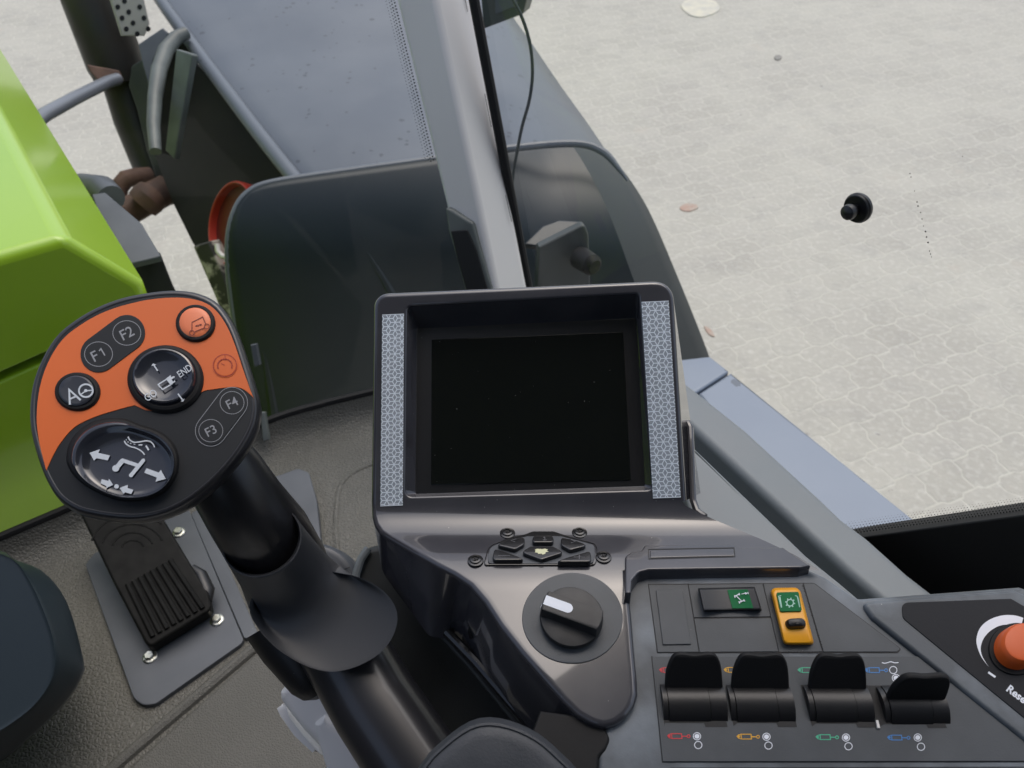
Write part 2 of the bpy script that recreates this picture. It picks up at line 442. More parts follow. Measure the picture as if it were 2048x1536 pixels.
def glass_mat(name, tint=(1, 1, 1), smear=0.):
    m = bpy.data.materials.new(name); m.use_nodes = True; t = m.node_tree; N = t.nodes; N.clear()
    o = N.new('ShaderNodeOutputMaterial'); mx = N.new('ShaderNodeMixShader'); tr = N.new('ShaderNodeBsdfTransparent'); gl = N.new('ShaderNodeBsdfGlossy')
    tr.inputs[0].default_value = (*tint, 1); gl.inputs['Roughness'].default_value = 0.0
    fr = N.new('ShaderNodeLayerWeight'); fr.inputs[0].default_value = .5
    pw = N.new('ShaderNodeMath'); pw.operation = 'POWER'; pw.inputs[1].default_value = 5.; t.links.new(fr.outputs['Facing'], pw.inputs[0])
    ad = N.new('ShaderNodeMath'); ad.operation = 'MULTIPLY_ADD'; ad.inputs[1].default_value = .9; ad.inputs[2].default_value = .009; t.links.new(pw.outputs[0], ad.inputs[0])
    t.links.new(ad.outputs[0], mx.inputs[0]); t.links.new(tr.outputs[0], mx.inputs[1]); t.links.new(gl.outputs[0], mx.inputs[2])
    t.links.new(mx.outputs[0], o.inputs[0]); return m
M['glass'] = glass_mat('clear_window_glass', (.96, .98, .965))

def paving_mat():
    m = bpy.data.materials.new('interlocking_concrete_pavers'); m.use_nodes = True; t = m.node_tree; N = t.nodes; Lk = t.links
    b = N['Principled BSDF']; b.inputs['Roughness'].default_value = .85
    tc = N.new('ShaderNodeTexCoord'); mp = N.new('ShaderNodeMapping'); mp.inputs['Rotation'].default_value = (0, 0, rad(-24))
    Lk.new(tc.outputs['Object'], mp.inputs[0])
    def mth(op, a, c=0., d=None):
        x = N.new('ShaderNodeMath'); x.operation = op
        for i, v in enumerate((a, c, d)):
            if v is None: continue
            if isinstance(v, (int, float)): x.inputs[i].default_value = v
            else: Lk.new(v, x.inputs[i])
        return x.outputs[0]
    # small wobble so that no joint is ruler straight
    wn = N.new('ShaderNodeTexNoise'); wn.inputs['Scale'].default_value = 7; wn.inputs['Detail'].default_value = 4; Lk.new(mp.outputs[0], wn.inputs['Vector'])
    wv = N.new('ShaderNodeVectorMath'); wv.operation = 'MULTIPLY_ADD'; Lk.new(wn.outputs['Color'], wv.inputs[0]); wv.inputs[1].default_value = (.013, .013, 0); Lk.new(mp.outputs[0], wv.inputs[2])
    s = N.new('ShaderNodeSeparateXYZ'); Lk.new(wv.outputs[0], s.inputs[0])
    def trap(v, per, ph):                             # trapezoid wave, 0..1
        q = mth('PINGPONG', mth('ADD', v, ph), per/2)
        r = N.new('ShaderNodeMapRange'); Lk.new(q, r.inputs[0]); r.inputs[1].default_value = per*.20; r.inputs[2].default_value = per*.30
        return r.outputs[0]
    u = mth('ADD', s.outputs[0], mth('MULTIPLY', trap(s.outputs[1], .33, .0), .027))
    v = mth('ADD', s.outputs[1], mth('MULTIPLY', trap(s.outputs[0], .20, .05), .017))
    cb = N.new('ShaderNodeCombineXYZ'); Lk.new(u, cb.inputs[0]); Lk.new(v, cb.inputs[1])
    br = N.new('ShaderNodeTexBrick'); Lk.new(cb.outputs[0], br.inputs['Vector'])
    br.inputs['Scale'].default_value = 1; br.inputs['Brick Width'].default_value = .20; br.inputs['Row Height'].default_value = .165
    br.inputs['Mortar Size'].default_value = .007; br.inputs['Mortar Smooth'].default_value = .6; br.inputs['Bias'].default_value = 0
    br.inputs['Color1'].default_value = (.39, .370, .322, 1); br.inputs['Color2'].default_value = (.425, .404, .354, 1); br.inputs['Mortar'].default_value = (.50, .48, .415, 1)
    def noise(sc_, det, lo, hi):
        n = N.new('ShaderNodeTexNoise'); n.inputs['Scale'].default_value = sc_; n.inputs['Detail'].default_value = det; Lk.new(tc.outputs['Object'], n.inputs['Vector'])
        r = N.new('ShaderNodeMapRange'); Lk.new(n.outputs['Fac'], r.inputs[0]); r.inputs[1].default_value = lo; r.inputs[2].default_value = hi; return r.outputs[0]
    def mix(f, a, c, k=1.):
        x = N.new('ShaderNodeMix'); x.data_type = 'RGBA'; Lk.new(mth('MULTIPLY', f, k), x.inputs[0]); Lk.new(a, x.inputs[6]); x.inputs[7].default_value = (*c, 1); return x.outputs[2]
    c = br.outputs['Color']
    c = mix(noise(1.3, 7, .40, .72), c, (.495, .475, .408), .7)       # sand film
    c = mix(noise(5, 8, .52, .75), c, (.335, .32, .29), .5)          # grey wear
    c = mix(noise(34, 6, .50, .80), c, (.58, .56, .50), .7)
    c = mix(noise(2.6, 5, .66, .76), c, (.43, .37, .31), .5)         # brownish stains
    c = mix(noise(16, 3, .72, .76), c, (.22, .21, .20), .7)         # dark grit
    Lk.new(c, b.inputs['Base Color'])
    bp = N.new('ShaderNodeBump'); bp.inputs['Strength'].default_value = .4; bp.inputs['Distance'].default_value = .006
    h = mth('SUBTRACT', noise(40, 5, .2, .8), mth('MULTIPLY', br.outputs['Fac'], 1.2)); Lk.new(h, bp.inputs['Height']); Lk.new(bp.outputs[0], b.inputs['Normal'])
    return m
M['paving'] = paving_mat()

# ================================================================== THE SETTING
def struct(mb, name, m, **k): return mb.build(name, m, kind='structure', **k)
g = MB(); g.f.append(tuple(g.ring([Vector((x, y, 0)) for x, y in ((-150, -150), (150, -150), (150, 150), (-150, 150))])))
struct(g, 'paving', M['paving'], label='pale grey interlocking concrete paving seen through the cab glass', flat=True)
FLOORZ = CAM.z - 1.0
FLP = Plane((0, 0, FLOORZ), UZ)
def tp(f, r, z): return TF*f + TR*r + UZ*z          # a point in the tractor's frame
# unseen cab shell overhead and behind the driver, rear wall closed to darken reflections
b = MB(); b.box(tp(-.35, -.06, CAM.z+.42), TF, TR, UZ, .64, .72, .03); struct(b, 'ceiling', M['headliner'], bevel=.01)
b = MB(); b.box(tp(-1.0, -.06, CAM.z-.40), TF, TR, UZ, .03, .76, .85); struct(b, 'unseen_rear_wall', M['seatfab'], bevel=.01)
b = MB(); b.box(tp(.02, -.82, CAM.z-.72), TF, TR, UZ, .98, .03, .52); struct(b, 'left_wall', M['seatfab'], bevel=.01)

# floor mat with a raised welt and a lip that climbs to the windscreen
fl = MB()
fl.plate(rpoly([(-120, 1185), (20, 1122), (150, 1066), (300, 1002), (545, 893), (760, 832), (1000, 900), (1500, 1400), (1300, 2600), (-900, 2600)]), FLP, 0, .02, .002)
floor_o = struct(fl, 'floor', M['mat'], label='grey leather-grained rubber floor mat of the cab')
fm = MB(); fm.plate(rpoly([(226, 1560, 0), (318, 1478, 20), (525, 1292, 10), (760, 1120, 0), (1200, 1500, 0), (1200, 2400, 0), (-100, 2400, 0)]), FLP, .007, .012, .006)
fm.build('raised_mat_section', M['matfine'], floor_o)
def fpt(x, y, h=0): return FLP.at(x, y, h)
wl = MB(); wl.tube([fpt(x, y, -.0005) for x, y in catmull([(170, 1600), (224, 1540), (310, 1465), (420, 1372), (525, 1284), (640, 1195)], 5, False)], .0085, 10)
wl.build('welt', M['matfine'], floor_o)
lip = MB()
edge = catmull([(-140, 1190), (28, 1116), (150, 1062), (300, 994), (540, 886), (650, 850), (760, 822)], 6, False)
rows = []
for k, (df, dz) in enumerate(((-.055, .0), (-.035, .003), (-.018, .012), (-.008, .026), (-.002, .045))):
    rows.append(lip.ring([fpt(x, y) + TF*df*1.0 + UZ*dz for x, y in edge]))
for a, c in zip(rows, rows[1:]): lip.bridge(a, c, False)
lip.build('mat_lip', M['mat'], floor_o)
gr = MB(); gr.tube([fpt(x, y, -.0032) for x, y in catmull([(775, 922), (735, 934), (700, 952), (680, 978), (674, 1015), (672, 1060), (676, 1110)], 6, False)], .006, 10)
gr.build('moulded_ridge', M['mat'], floor_o)
sl_ = MB(); sl_.tube([fpt(x, y) + TF*.004 + UZ*.047 for x, y in edge], .007, 8); sl_.build('edge_seal', M['rubber'], floor_o)

# ================================================================== OUTSIDE THE CAB
# ---- bonnet
r0 = ray(129, 473); C1 = CAM + r0*((1.86-CAM.z)/r0.z)
RFP = Plane(C1, -TF)
R1 = RFP.at(290, 569)
S1, S2 = RFP.at(0, 748), RFP.at(140, 686)
def seam(x): return S1 + (S2-S1)*((x - S1.dot(TR))/((S2-S1).dot(TR)))
hood = thing('tractor_bonnet', 'shiny lime green tractor bonnet beyond the windscreen at the left', 'bonnet', tp(C1.dot(TF)+.6, C1.dot(TR)-.4, .9))
lx = C1.dot(TR)-1.0; rx = R1.dot(TR)
FWD = TF*2.6
b = MB(); sR = seam(rx); sL = seam(lx)
b.prism([C1 - TR*1.0, C1, R1, Vector((R1.x, R1.y, sR.z)), sL], FWD)
o = b.build('upper_shell', M['lime'], hood, bevel=.016); o.modifiers['bevel'].segments = 4
b = MB(); b.prism([sL - UZ*.016 + TF*.004, sR - UZ*.016 + TF*.004, Vector((R1.x, R1.y, .95)) + TF*.004, Vector((sL.x, sL.y, .95)) + TF*.004], FWD*.5)
b.build('lower_shell', M['lime'], hood, bevel=.006)
b = MB(); b.prism([sL - UZ*.02 + TF*.03 - TR*.02 + UZ*.03, sR - UZ*.02 + TF*.03 - TR*.02 + UZ*.03, sR - UZ*.06 + TF*.03 - TR*.02, sL - UZ*.06 + TF*.03], FWD*.45)
b.build('panel_gap', M['deep'], hood)
# grey bracket box on the bonnet's right flank
bp1 = plane_px(260, 470, 1.45, 80, 35)
br_ = thing('side_bracket', 'dark grey angled bracket box fixed beside the green bonnet', 'bracket', P(300, 560, 1.5))
b = MB(); b.plate(rpoly([(183, 388, 2), (210, 384, 2), (283, 446, 2), (322, 512, 2), (262, 527, 0), (200, 440, 0)]), bp1, 0, .012, .003); b.build('top_plate', M['steel'], br_)
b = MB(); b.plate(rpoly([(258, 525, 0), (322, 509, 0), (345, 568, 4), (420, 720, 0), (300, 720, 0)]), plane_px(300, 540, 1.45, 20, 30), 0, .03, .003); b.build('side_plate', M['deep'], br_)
b = MB(); b.tube([P(165, 378, 1.75), P(205, 383, 1.7), P(222, 398, 1.68)], [.034, .034, .03], 16); b.build('stub', M['steel'], br_)
b = MB(); b.tube([P(60, 252, 1.75), P(90, 229, 1.8), P(150, 196, 1.95), P(215, 164, 2.15), P(235, 158, 2.2)], .016, 14)
b.build('grab_rail', M['pole'], label='straight grey metal tube between bonnet and exhaust stack', cat='handrail')
# ---- exhaust
ex = thing('exhaust_stack', 'tall sooty exhaust stack with beige perforated guard and rusty elbows', 'exhaust', P(330, 430, 2.7))
b = MB(); b.tube([P(157, -90, 2.40), P(184, 0, 2.44), P(232, 130, 2.52), P(246, 168, 2.54)], [.088, .088, .088, .075], 24); b.build('outer_pipe', M['exh'], ex)
b = MB(); b.tube([P(243, 150, 2.56), P(270, 240, 2.6), P(318, 365, 2.66), P(335, 410, 2.68)], [.066, .066, .062, .06], 20); b.build('lower_pipe', M['exh'], ex)
gp = plane_px(250, 40, 2.36, 10, 40)
b = MB(); b.plate(rpoly([(200, -90), (268, -90), (300, 48), (290, 72), (244, 72), (222, 0)]), gp, 0, .012, .004); b.mark = len(b.f)
for i in range(6):
    for j in range(3):
        cx, cy = 204 + j*22 + i*8.5 - 8, -52 + i*22 + (10 if j == 1 else 0)
        if j < 2 or i > 0: b.flat(ell(cx + 14, cy, 5, 5.5, 0, 12), gp, .0012)
b.build('heat_guard', M['guard'], ex, mat2=M['deep'])
b = MB(); b.plate(rpoly([(172, 128, 3), (238, 140, 3), (246, 158, 3), (205, 172, 3), (180, 142, 3)]), plane_px(210, 150, 2.38, 40, 20), 0, .02, .004); b.build('clamp', M['rust'], ex)
b = MB(); b.tube([P(232, 415, 2.5), P(238, 375, 2.5), P(252, 358, 2.5), P(275, 353, 2.52), P(300, 352, 2.55)], .028, 14); b.build('elbow', M['rust'], ex, label='small pinkish rusty elbow pipe')
b = MB(); b.tube([P(225, 440, 2.42), P(262, 420, 2.45), P(292, 402, 2.48), P(305, 394, 2.49), P(335, 378, 2.52)], [.042, .042, .043, .047, .046], 18); b.build('manifold_pipe', M['rust'], ex, label='wide brown rusty pipe')
b = MB(); b.tube([P(285, 408, 2.41), P(295, 398, 2.41), P(303, 390, 2.42)], [.049, .052, .049], 18); b.build('pipe_band', M['rust'], ex)
# ---- fender
fd = thing('front_fender', 'large black plastic front wheel fender with square rear flap, rain spotted', 'fender', P(750, 600, 2.2))
# ---- front wheel and axle
wax = (TR*.92 + TF*.2 - UZ*.05).normalized()
wc = P(690, 600, 2.62)
b = MB(); e1 = wax.orthogonal().normalized(); e2 = wax.cross(e1); rr = []
for rd, ax_ in ((.26, -.12), (.36, -.18), (.52, -.18), (.58, -.15), (.61, -.06), (.61, .30), (.3, .3)):
    rr.append(b.ring([wc + wax*ax_ + (e1*math.cos(2*math.pi*k/64) + e2*math.sin(2*math.pi*k/64))*rd*(1 + (.02 if (k % 4 < 2 and rd > .62) else 0)) for k in range(64)]))
for a, c in zip(rr, rr[1:]): b.bridge(a, c)
wh = b.build('wheel', M['tyre'], fd, label='dirty black front tyre')
ip = plane3(P(385, 112, 2.31), P(612, 385, 1.92), P(400, 480, 2.24))
hb = ip.at(459, 446, .035); ha = -ip.n
he = ip.ex; hf = ip.ey
def ringp(c, r_, n=48): return [c + (he*math.cos(2*math.pi*k/n) + hf*math.sin(2*math.pi*k/n))*r_ for k in range(n)]
b = MB(); rs_ = [b.ring(ringp(hb + ha*a_, r_)) for a_, r_ in ((.05, .112), (.006, .112), (.001, .110), (0, .107), (.002, .104), (.012, .102), (.05, .098))]
for a, c in zip(rs_, rs_[1:]): b.bridge(a, c)
b.build('hub', M['hub'], wh)
b = MB(); b.cap(b.ring(ringp(hb + ha*.020, .102))); b.build('hub_face', M['hubdark'], wh)
rowsF = [(262, -100, 968, -110, 2.70), (332, 8, 1006, 0, 2.46), (395, 95, 1066, 90, 2.29), (452, 172, 1122, 172, 2.14), (530, 275, 1186, 262, 1.97), (612, 378, 1245, 352, 1.83)]
L_ = catmull([(a, b_) for a, b_, *_ in rowsF], 5, False); R_ = catmull([(r[2], r[3]) for r in rowsF], 5, False)
D_ = catmull([(i, r[4]) for i, r in enumerate(rowsF)], 5, False)
b = MB(); grid = []; NC = 26
for (lx_, ly_), (rx_, ry_), (_, d_) in zip(L_, R_, D_):
    row = []
    for k in range(NC+1):
        s_ = k/NC
        roll = .26*max(0, (s_-.72)/.28)**2.2 + .02*max(0, (.06-s_)/.06)**2 - .03*math.sin(math.pi*min(1, s_/.9))
        row.append(P(lx_ + (rx_-lx_)*s_, ly_ + (ry_-ly_)*s_, d_ + roll))
    row.append(P(rx_+1, ry_+4, d_+.42)); row.append(P(rx_-6, ry_+20, d_+.62))
    grid.append(b.ring(row))
for a, c in zip(grid, grid[1:]): b.bridge(a, c, False)
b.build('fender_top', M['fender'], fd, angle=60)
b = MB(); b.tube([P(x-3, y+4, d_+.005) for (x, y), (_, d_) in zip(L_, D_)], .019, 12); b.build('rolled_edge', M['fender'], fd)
b = MB(); b.tube([P(x, y, d) for x, y, d in ((372, 66, 2.28), (352, 76, 2.26), (332, 100, 2.22), (318, 140, 2.16), (310, 195, 2.10), (307, 250, 2.05), (311, 303, 2.02))], [.018, .02, .021, .021, .019, .017, .015], 14)
b.build('stay_tube', M['bracket'], fd)
b = MB(); b.plate(rpoly([(352, 98, 0), (385, 108, 6), (372, 180, 0), (348, 318, 0), (330, 300, 0), (342, 190, 0)]), plane_px(360, 200, 2.12, 25, -25), 0, .02, .004); b.build('stay_plate', M['bracket'], fd)

b = MB(); b.plate(rpoly([(376, 112, 6), (470, 205, 0), (612, 380, 0), (640, 520, 0), (640, 600, 0), (470, 600, 0), (480, 600, 0), (440, 560, 0), (385, 486, 0), (345, 405, 0), (312, 318, 0), (302, 300, 4), (345, 312, 0), (352, 280, 0)]), ip, 0, .01, .002)
b.build('inner_panel', M['inner'], fd)
b = MB(); b.plate(rpoly([(318, 70, 4), (352, 66, 4), (390, 112, 0), (352, 322, 0), (312, 322, 0), (300, 240, 0)]), plane_px(340, 200, 2.42, 15, -20), 0, .02, .004); b.build('inner_shield', M['inner'], fd)
b = MB(); b.plate(rpoly([(262, 132, 5), (300, 108, 5), (322, 130, 0), (330, 330, 0), (318, 372, 0), (292, 300, 0), (274, 222, 4), (256, 170, 4)]), plane_px(290, 220, 2.50, 20, -10), 0, .05, .006); b.build('lower_stay', M['bufferbox'], fd)
b = MB(); b.plate(rpoly([(276, 88, 3), (325, 55, 3), (338, 66, 3), (306, 120, 0), (300, 180, 0), (285, 130, 0)]), plane_px(300, 100, 2.3, 40, 0), 0, .03, .004); b.build('hinge_block', M['steel'], fd)
FPL = plane_px(900, 470, 1.72, 16, 6)
fT = resample(catmull([(497, 386), (545, 367), (700, 344), (872, 320), (1035, 296), (1150, 287), (1205, 303)], 8, False), 41, False)
fR_ = resample(catmull([(1205, 303), (1240, 340), (1292, 420), (1350, 552), (1402, 680), (1428, 752)], 8, False), 31, False)
fB = resample(catmull([(545, 905), (800, 872), (1100, 835), (1300, 800), (1428, 752)], 8, False), 41, False)
fL = resample(catmull([(497, 386), (470, 422), (456, 490), (462, 560), (480, 690), (505, 800), (545, 905)], 8, False), 31, False)
def fdep(x, y, u=.5, bend=True):
    v = (y - 300)/560
    d = (FPL.at(x, y)-CAM).dot(AX)
    ex_ = .09*max(0, min(1, (x-940)/160))*max(0, (.40-v)/.40)**1.6 if bend else 0
    return d + ex_ + .09*max(0, (.42-v)/.42)**2 + .16*max(0, u-.90)/.10
b = MB(); prev = None
for j in range(31):
    v = j/30; row = []
    for i in range(41):
        u = i/40
        q = Vector(fT[i])*(1-v) + Vector(fB[i])*v + Vector(fL[j])*(1-u) + Vector(fR_[j])*u - (Vector(fT[0])*(1-u)*(1-v) + Vector(fT[40])*u*(1-v) + Vector(fB[0])*(1-u)*v + Vector(fB[40])*u*v)
        row.append(P(q.x, q.y, fdep(q.x, q.y, u)))
    r_ = b.ring(row)
    if prev: b.bridge(prev, r_, False)
    prev = r_
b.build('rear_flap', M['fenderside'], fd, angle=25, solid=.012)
b = MB()
bead = [P(x, y, fdep(x, y, .5, False) + .002) for x, y in catmull([(500, 800), (478, 690), (460, 560), (458, 480), (470, 425), (495, 388), (545, 366), (700, 342), (872, 318), (1035, 295), (1150, 287), (1205, 303), (1238, 338), (1255, 362)], 6, False)]
b.tube(bead, [min(.0085, .002 + .0006*(len(bead)-1-i)) for i in range(len(bead))], 10)
b.build('bead', M['fender'], fd)
for i, pp in enumerate(([(690, 440), (735, 505), (775, 570), (808, 640)], [(520, 640), (528, 700), (540, 770), (552, 850)])):
    b = MB(); b.tube([P(x, y, fdep(x, y) + .003) for x, y in catmull(pp, 5, False)], [.006 + .0007*i_ for i_ in range(16)], 10); b.build('moulded_rib', M['fenderside'], fd)
# muddy axle piece and clip by the flap's edge
ax_o = thing('axle_arm', 'mud splashed axle arm below the red hub', 'axle', P(480, 640, 2.2))
b = MB(); b.plate(rpoly([(384, 492, 4), (418, 482, 4), (446, 545, 0), (470, 620, 0), (495, 690, 0), (512, 760, 0), (488, 760, 0), (455, 660, 0), (425, 585, 0)]), plane_px(440, 560, 2.08, 25, -15), 0, .05, .008); b.build('arm', M['muck'], ax_o)
b = MB(); b.tube([P(434, 488, 2.0), P(436, 502, 2.0), P(444, 512, 2.0), P(456, 514, 2.0)], .007, 10); b.build('clip', M['handle'], ax_o)
b = MB(); b.plate(rpoly([(500, 690, 2), (512, 688, 2), (520, 730, 2), (508, 735, 2)]), plane_px(510, 710, 1.35, 30, 0), 0, .01, .002); b.build('hose_clip', M['steel'], label='small grey clip behind the orange control grip', cat='clip')
b = MB(); b.plate(rpoly([(519, 824, 2), (529, 824, 2), (538, 880, 2), (526, 884, 2)]), plane_px(528, 850, 1.33, 40, 0), 0, .01, .002); b.build('wiper_link', M['bracket'], label='narrow grey link at the foot of the windscreen beside the control grip', cat='linkage')
# lamp box on the fender, buffer bracket on the flap
wl_ = thing('work_lamp', 'dark square lamp housing above the fender at the top edge', 'lamp', P(1000, 60, 2.1))
pw = plane_px(1000, 10, 1.95, 8, -12)
b = MB(); b.plate(rpoly([(957, -60, 4), (1062, -60, 4), (1053, 3, 6), (1046, 28, 3), (967, 58, 3)]), pw, 0, .09, .004); b.build('housing', M['bufferbox'], wl_)
b = MB(); b.plate(rpoly([(988, -60), (1040, -60), (1034, 12, 3), (990, 30, 3)]), pw, .004, .004, .002); b.build('rear_cover', M['steel'], wl_)
bs = thing('buffer_bracket', 'dark bracket box with a round rubber buffer behind the cab pillar', 'bracket', P(1120, 570, 1.5))
pb = plane_px(1130, 510, 1.46, 10, 12)
b = MB(); b.plate(rpoly([(1078, 494, 3), (1170, 448, 8), (1178, 470, 0), (1182, 600, 0), (1070, 620, 0)]), pb, 0, .02, .004); b.build('front_plate', M['bufferbox'], bs)
b = MB(); b.plate(rpoly([(1048, 488, 2), (1085, 452, 3), (1118, 440, 5), (1158, 442, 5), (1172, 450, 0), (1078, 492, 0)]), plane_px(1110, 465, 1.5, 70, 12), 0, .012, .003); b.build('top_plate', M['fenderside'], bs)
b = MB(); c0 = pb.at(1160, 514, .0); c1 = pb.at(1163, 516, .05)
b.tube([P(1158, 515, 1.455), P(1163, 517, 1.45), P(1166, 519, 1.44), P(1184, 530, 1.41), P(1190, 534, 1.405)], [.021, .0215, .021, .0195, .013], 20); b.build('rubber_buffer', M['rubber'], bs)
# ---- tank / step top
TKP = Plane((0, 0, CAM.z-1.25), UZ)
tk = thing('step_cover', 'long step cover with blue grey sky sheen and water marks outside the door', 'step cover', TKP.at(1650, 950) - UZ*.3)
b = MB(); b.plate(rpoly([(1397, 787, 2), (1462, 745, 3), (1680, 920, 0), (1920, 1112, 0), (1700, 1180, 0)]), TKP, 0, .3, .006); b.build('long_cover', M['tank'], tk)
b = MB(); b.plate(rpoly([(1300, 725, 0), (1420, 712, 0), (1459, 742, 3), (1394, 784, 2), (1340, 810, 0)]), TKP, 0, .3, .006); b.build('end_cover', M['tank'], tk)
# ---- small things lying on the paving
GP = Plane((0, 0, 0), UZ)
b = MB(); b.plate(catmull([(1362, 12), (1372, 0), (1400, -6), (1430, 2), (1440, 16), (1428, 26), (1404, 33), (1380, 29)], 5), GP, .012, .012, .008); b.build('mortar_patch', M['mortar'], label='pale round lump of dried mortar on the paving at the top', cat='mortar')
for i, (pts, m_, lb, ct) in enumerate((
    ([(1360, 413), (1374, 406), (1392, 409), (1396, 415), (1380, 422), (1364, 420)], 'leaf', 'largest reddish dry leaf on the paving left of the window knob', 'leaf'),
    ([(1408, 652), (1420, 656), (1430, 672), (1418, 668)], 'leaf', 'torn reddish leaf near the end of the fender flap', 'leaf'),
    ([(1549.0, 111.6), (1557.4, 109.2), (1564.4, 112.8), (1558.8, 118.8), (1550.4, 117.6)], 'dark_stone', 'dark crumb of soil on the paving below the mortar patch', 'soil crumb'))):
    b = MB(); b.plate(catmull(pts, 3), GP, .006 if ct == 'leaf' else .010, .010, .003); b.build({'leaf': 'dry_leaf', 'soil crumb': 'soil_crumb', 'pebble': 'pebble'}[ct], M[m_], label=lb, cat=ct)

# ================================================================== CAB FRAME AND GLASS
WSP = Plane(TF*1.045 + UZ*CAM.z, -TF)
SWP = Plane(TR*.62 + UZ*CAM.z, -TR)
ws = thing('windscreen', 'clear front windscreen with a dotted black border beside the pillar', 'windscreen', tp(1.045, 0, FLOORZ))
b = MB(); b.cap(b.ring([WSP.at(x, y) for x, y in ((-160, -160), (752, -160), (790, 0), (870, 324), (893, 416), (945, 640), (760, 836), (540, 900), (-160, 1195))])); b.build('glass_pane', M['glass'], ws, flat=True)
b = MB()
def dot(b, pl, x, y, r_): b.flat(ell(x, y, r_, r_, 0, 8), pl, .001)
y = -20.
while y < 325:
    xe = 792 + (872-792)*y/324
    for k in range(4): dot(b, WSP, xe - 4 - k*5.2, y + (k % 2)*3.2, 1.75 - .28*k)
    y += 6.4
b.build('dotted_border', M['deep'], ws, flat=True)
sw = thing('side_window', 'clear right door window with a dotted black border along its lower edge', 'window', tp(.3, .62, CAM.z-.7))
b = MB(); b.cap(b.ring([SWP.at(x, y) for x, y in ((935, -160), (1075, 660), (1500, 1000), (1700, 1090), (2900, 925), (2900, -160))])); b.build('glass_pane', M['glass'], sw, flat=True)
b = MB()
def frit_y(x): return 1073 - (x-1735)*(43/313)
x = 1690.
while x < 2080:
    for k in range(8): dot(b, SWP, x + (k % 2)*3.1 + k*.5, frit_y(x) - 1 - k*5.0, 2.2 - .24*k)
    x += 6.2
b.build('dotted_border', M['deep'], sw, flat=True)
b = MB()
for (cx, cy, r_) in ((1820, 347, 1.2), (1822, 354, 1.2), (1829, 382, .9), (1834, 404, 1.4), (1836, 412, 1.5), (1841, 425, 1.1), (1844, 438, 1.1), (1847, 452, .9), (1851, 463, 1.6), (1853, 474, 1.6), (1856, 485, 1.8), (1859, 502, 1.2), (1861, 508, 1.2), (1863, 514, .9), (1925, 313, .9)):
    dot(b, SWP, cx, cy, r_)
b.build('dirt_specks', M['deep'], sw, flat=True)
b = MB(); b.tube([SWP.at(x, y, .006) for x, y in ((925, -150), (948, 0), (1058, 584), (1070, 650))], .0075, 10); b.build('rubber_seal', M['rubber'], sw)
b = MB(); b.plate([(1560, 1100), (1735, 1073), (2048, 1030), (2900, 913), (2900, 1300), (1560, 1300)], SWP, .012, .03, .002); b.build('lower_door_panel', M['deep'], sw, label='black lower door panel')
wk = thing('window_knob', 'round black knob fixed to the side window glass', 'knob', SWP.at(1720, 414))
b = MB(); c_ = SWP.at(1720, 414); ea = TF; eb = UZ; q = []
for r_, h_ in ((0, -.0), (.0130, 0), (.0137, .0015), (.0137, .004), (.0128, .0052), (.0126, .006), (.0118, .0066), (.0045, .0066), (.0045, .012), (.0066, .0125), (.0072, .015), (.0066, .0185), (.004, .0205), (.001, .021)):
    q.append(b.ring([c_ - TR*h_ + (ea*math.cos(2*math.pi*k/36) + eb*math.sin(2*math.pi*k/36))*max(r_, .0003) for k in range(36)]))
for a, c in zip(q[:8], q[1:8]): b.bridge(a, c)
b.cap(q[7]); b.build('flange', M['black'], wk)
b = MB(); b.v = []; q = []
for r_, h_ in ((.0045, .0064), (.0045, .012), (.0066, .0125), (.0072, .015), (.0066, .0185), (.004, .0205), (.001, .021)):
    q.append(b.ring([c_ - TR*h_ + (ea*math.cos(2*math.pi*k/30) + eb*math.sin(2*math.pi*k/30))*r_ for k in range(30)]))
for a, c in zip(q, q[1:]): b.bridge(a, c)
b.cap(q[-1]); b.build('stud', M['black'], wk)
# ---- pillar
pil = thing('cab_pillar', 'light grey trimmed cab pillar between windscreen and side window', 'pillar', P(1020, 640, 1.25))
lineA = ((755, -150, 1.17), (930, 560, 1.30)); lineB = ((845, -150, 1.05), (1018, 650, 1.19)); lineC = ((913, -150, 1.10), (1068, 650, 1.25)); lineD = ((860, -150, 1.24), (1010, 650, 1.36))
b = MB(); secs = []
top = [P(755, -150, 1.07), P(840, -150, 1.05), P(913, -150, 1.09), P(895, -150, 1.20)]
mid = [P(891, 410, 1.17), P(960, 415, 1.145), P(1022, 410, 1.19), P(990, 410, 1.30)]
bot = [P(950, 650, 1.22), P(1008, 650, 1.19), P(1068, 650, 1.24), P(1040, 650, 1.36)]
ss = [b.ring(x) for x in (top, mid, bot)]
for a, c in zip(ss, ss[1:]): b.bridge(a, c)
b.cap(ss[0]); b.cap(ss[-1])
o = b.build('trim', M['trim'], pil, bevel=.007); o.modifiers['bevel'].segments = 4
PRP = plane3(top[1], top[2], bot[1])
b = MB()
for q in ([(925, -40), (930.4, 0), (935.3, 23)], [(969.5, 187.5), (982.7, 254)], [(1011, 390), (1023.4, 443)]): b.stroke(q, 1.3, PRP, .0012)
b.build('slits', M['deep'], pil, flat=True)
PLP = plane3(top[0], top[1], mid[0])
b = MB(); b.plate(rpoly([(890, 414, 4), (905, 420, 4), (946, 446, 10), (958, 490, 0), (990, 600, 0), (935, 600, 0), (908, 500, 0), (896, 460, 0)]), PLP, .012, .03, .004); lp = b.build('latch_housing', M['bracket'], pil)
b = MB(); b.plate(rpoly([(901, 462, 3), (934, 460, 6), (952, 500, 0), (980, 600, 0), (938, 600, 0), (915, 520, 0)]), PLP, .0145, .004, .001); b.build('latch_recess', M['deep'], lp)
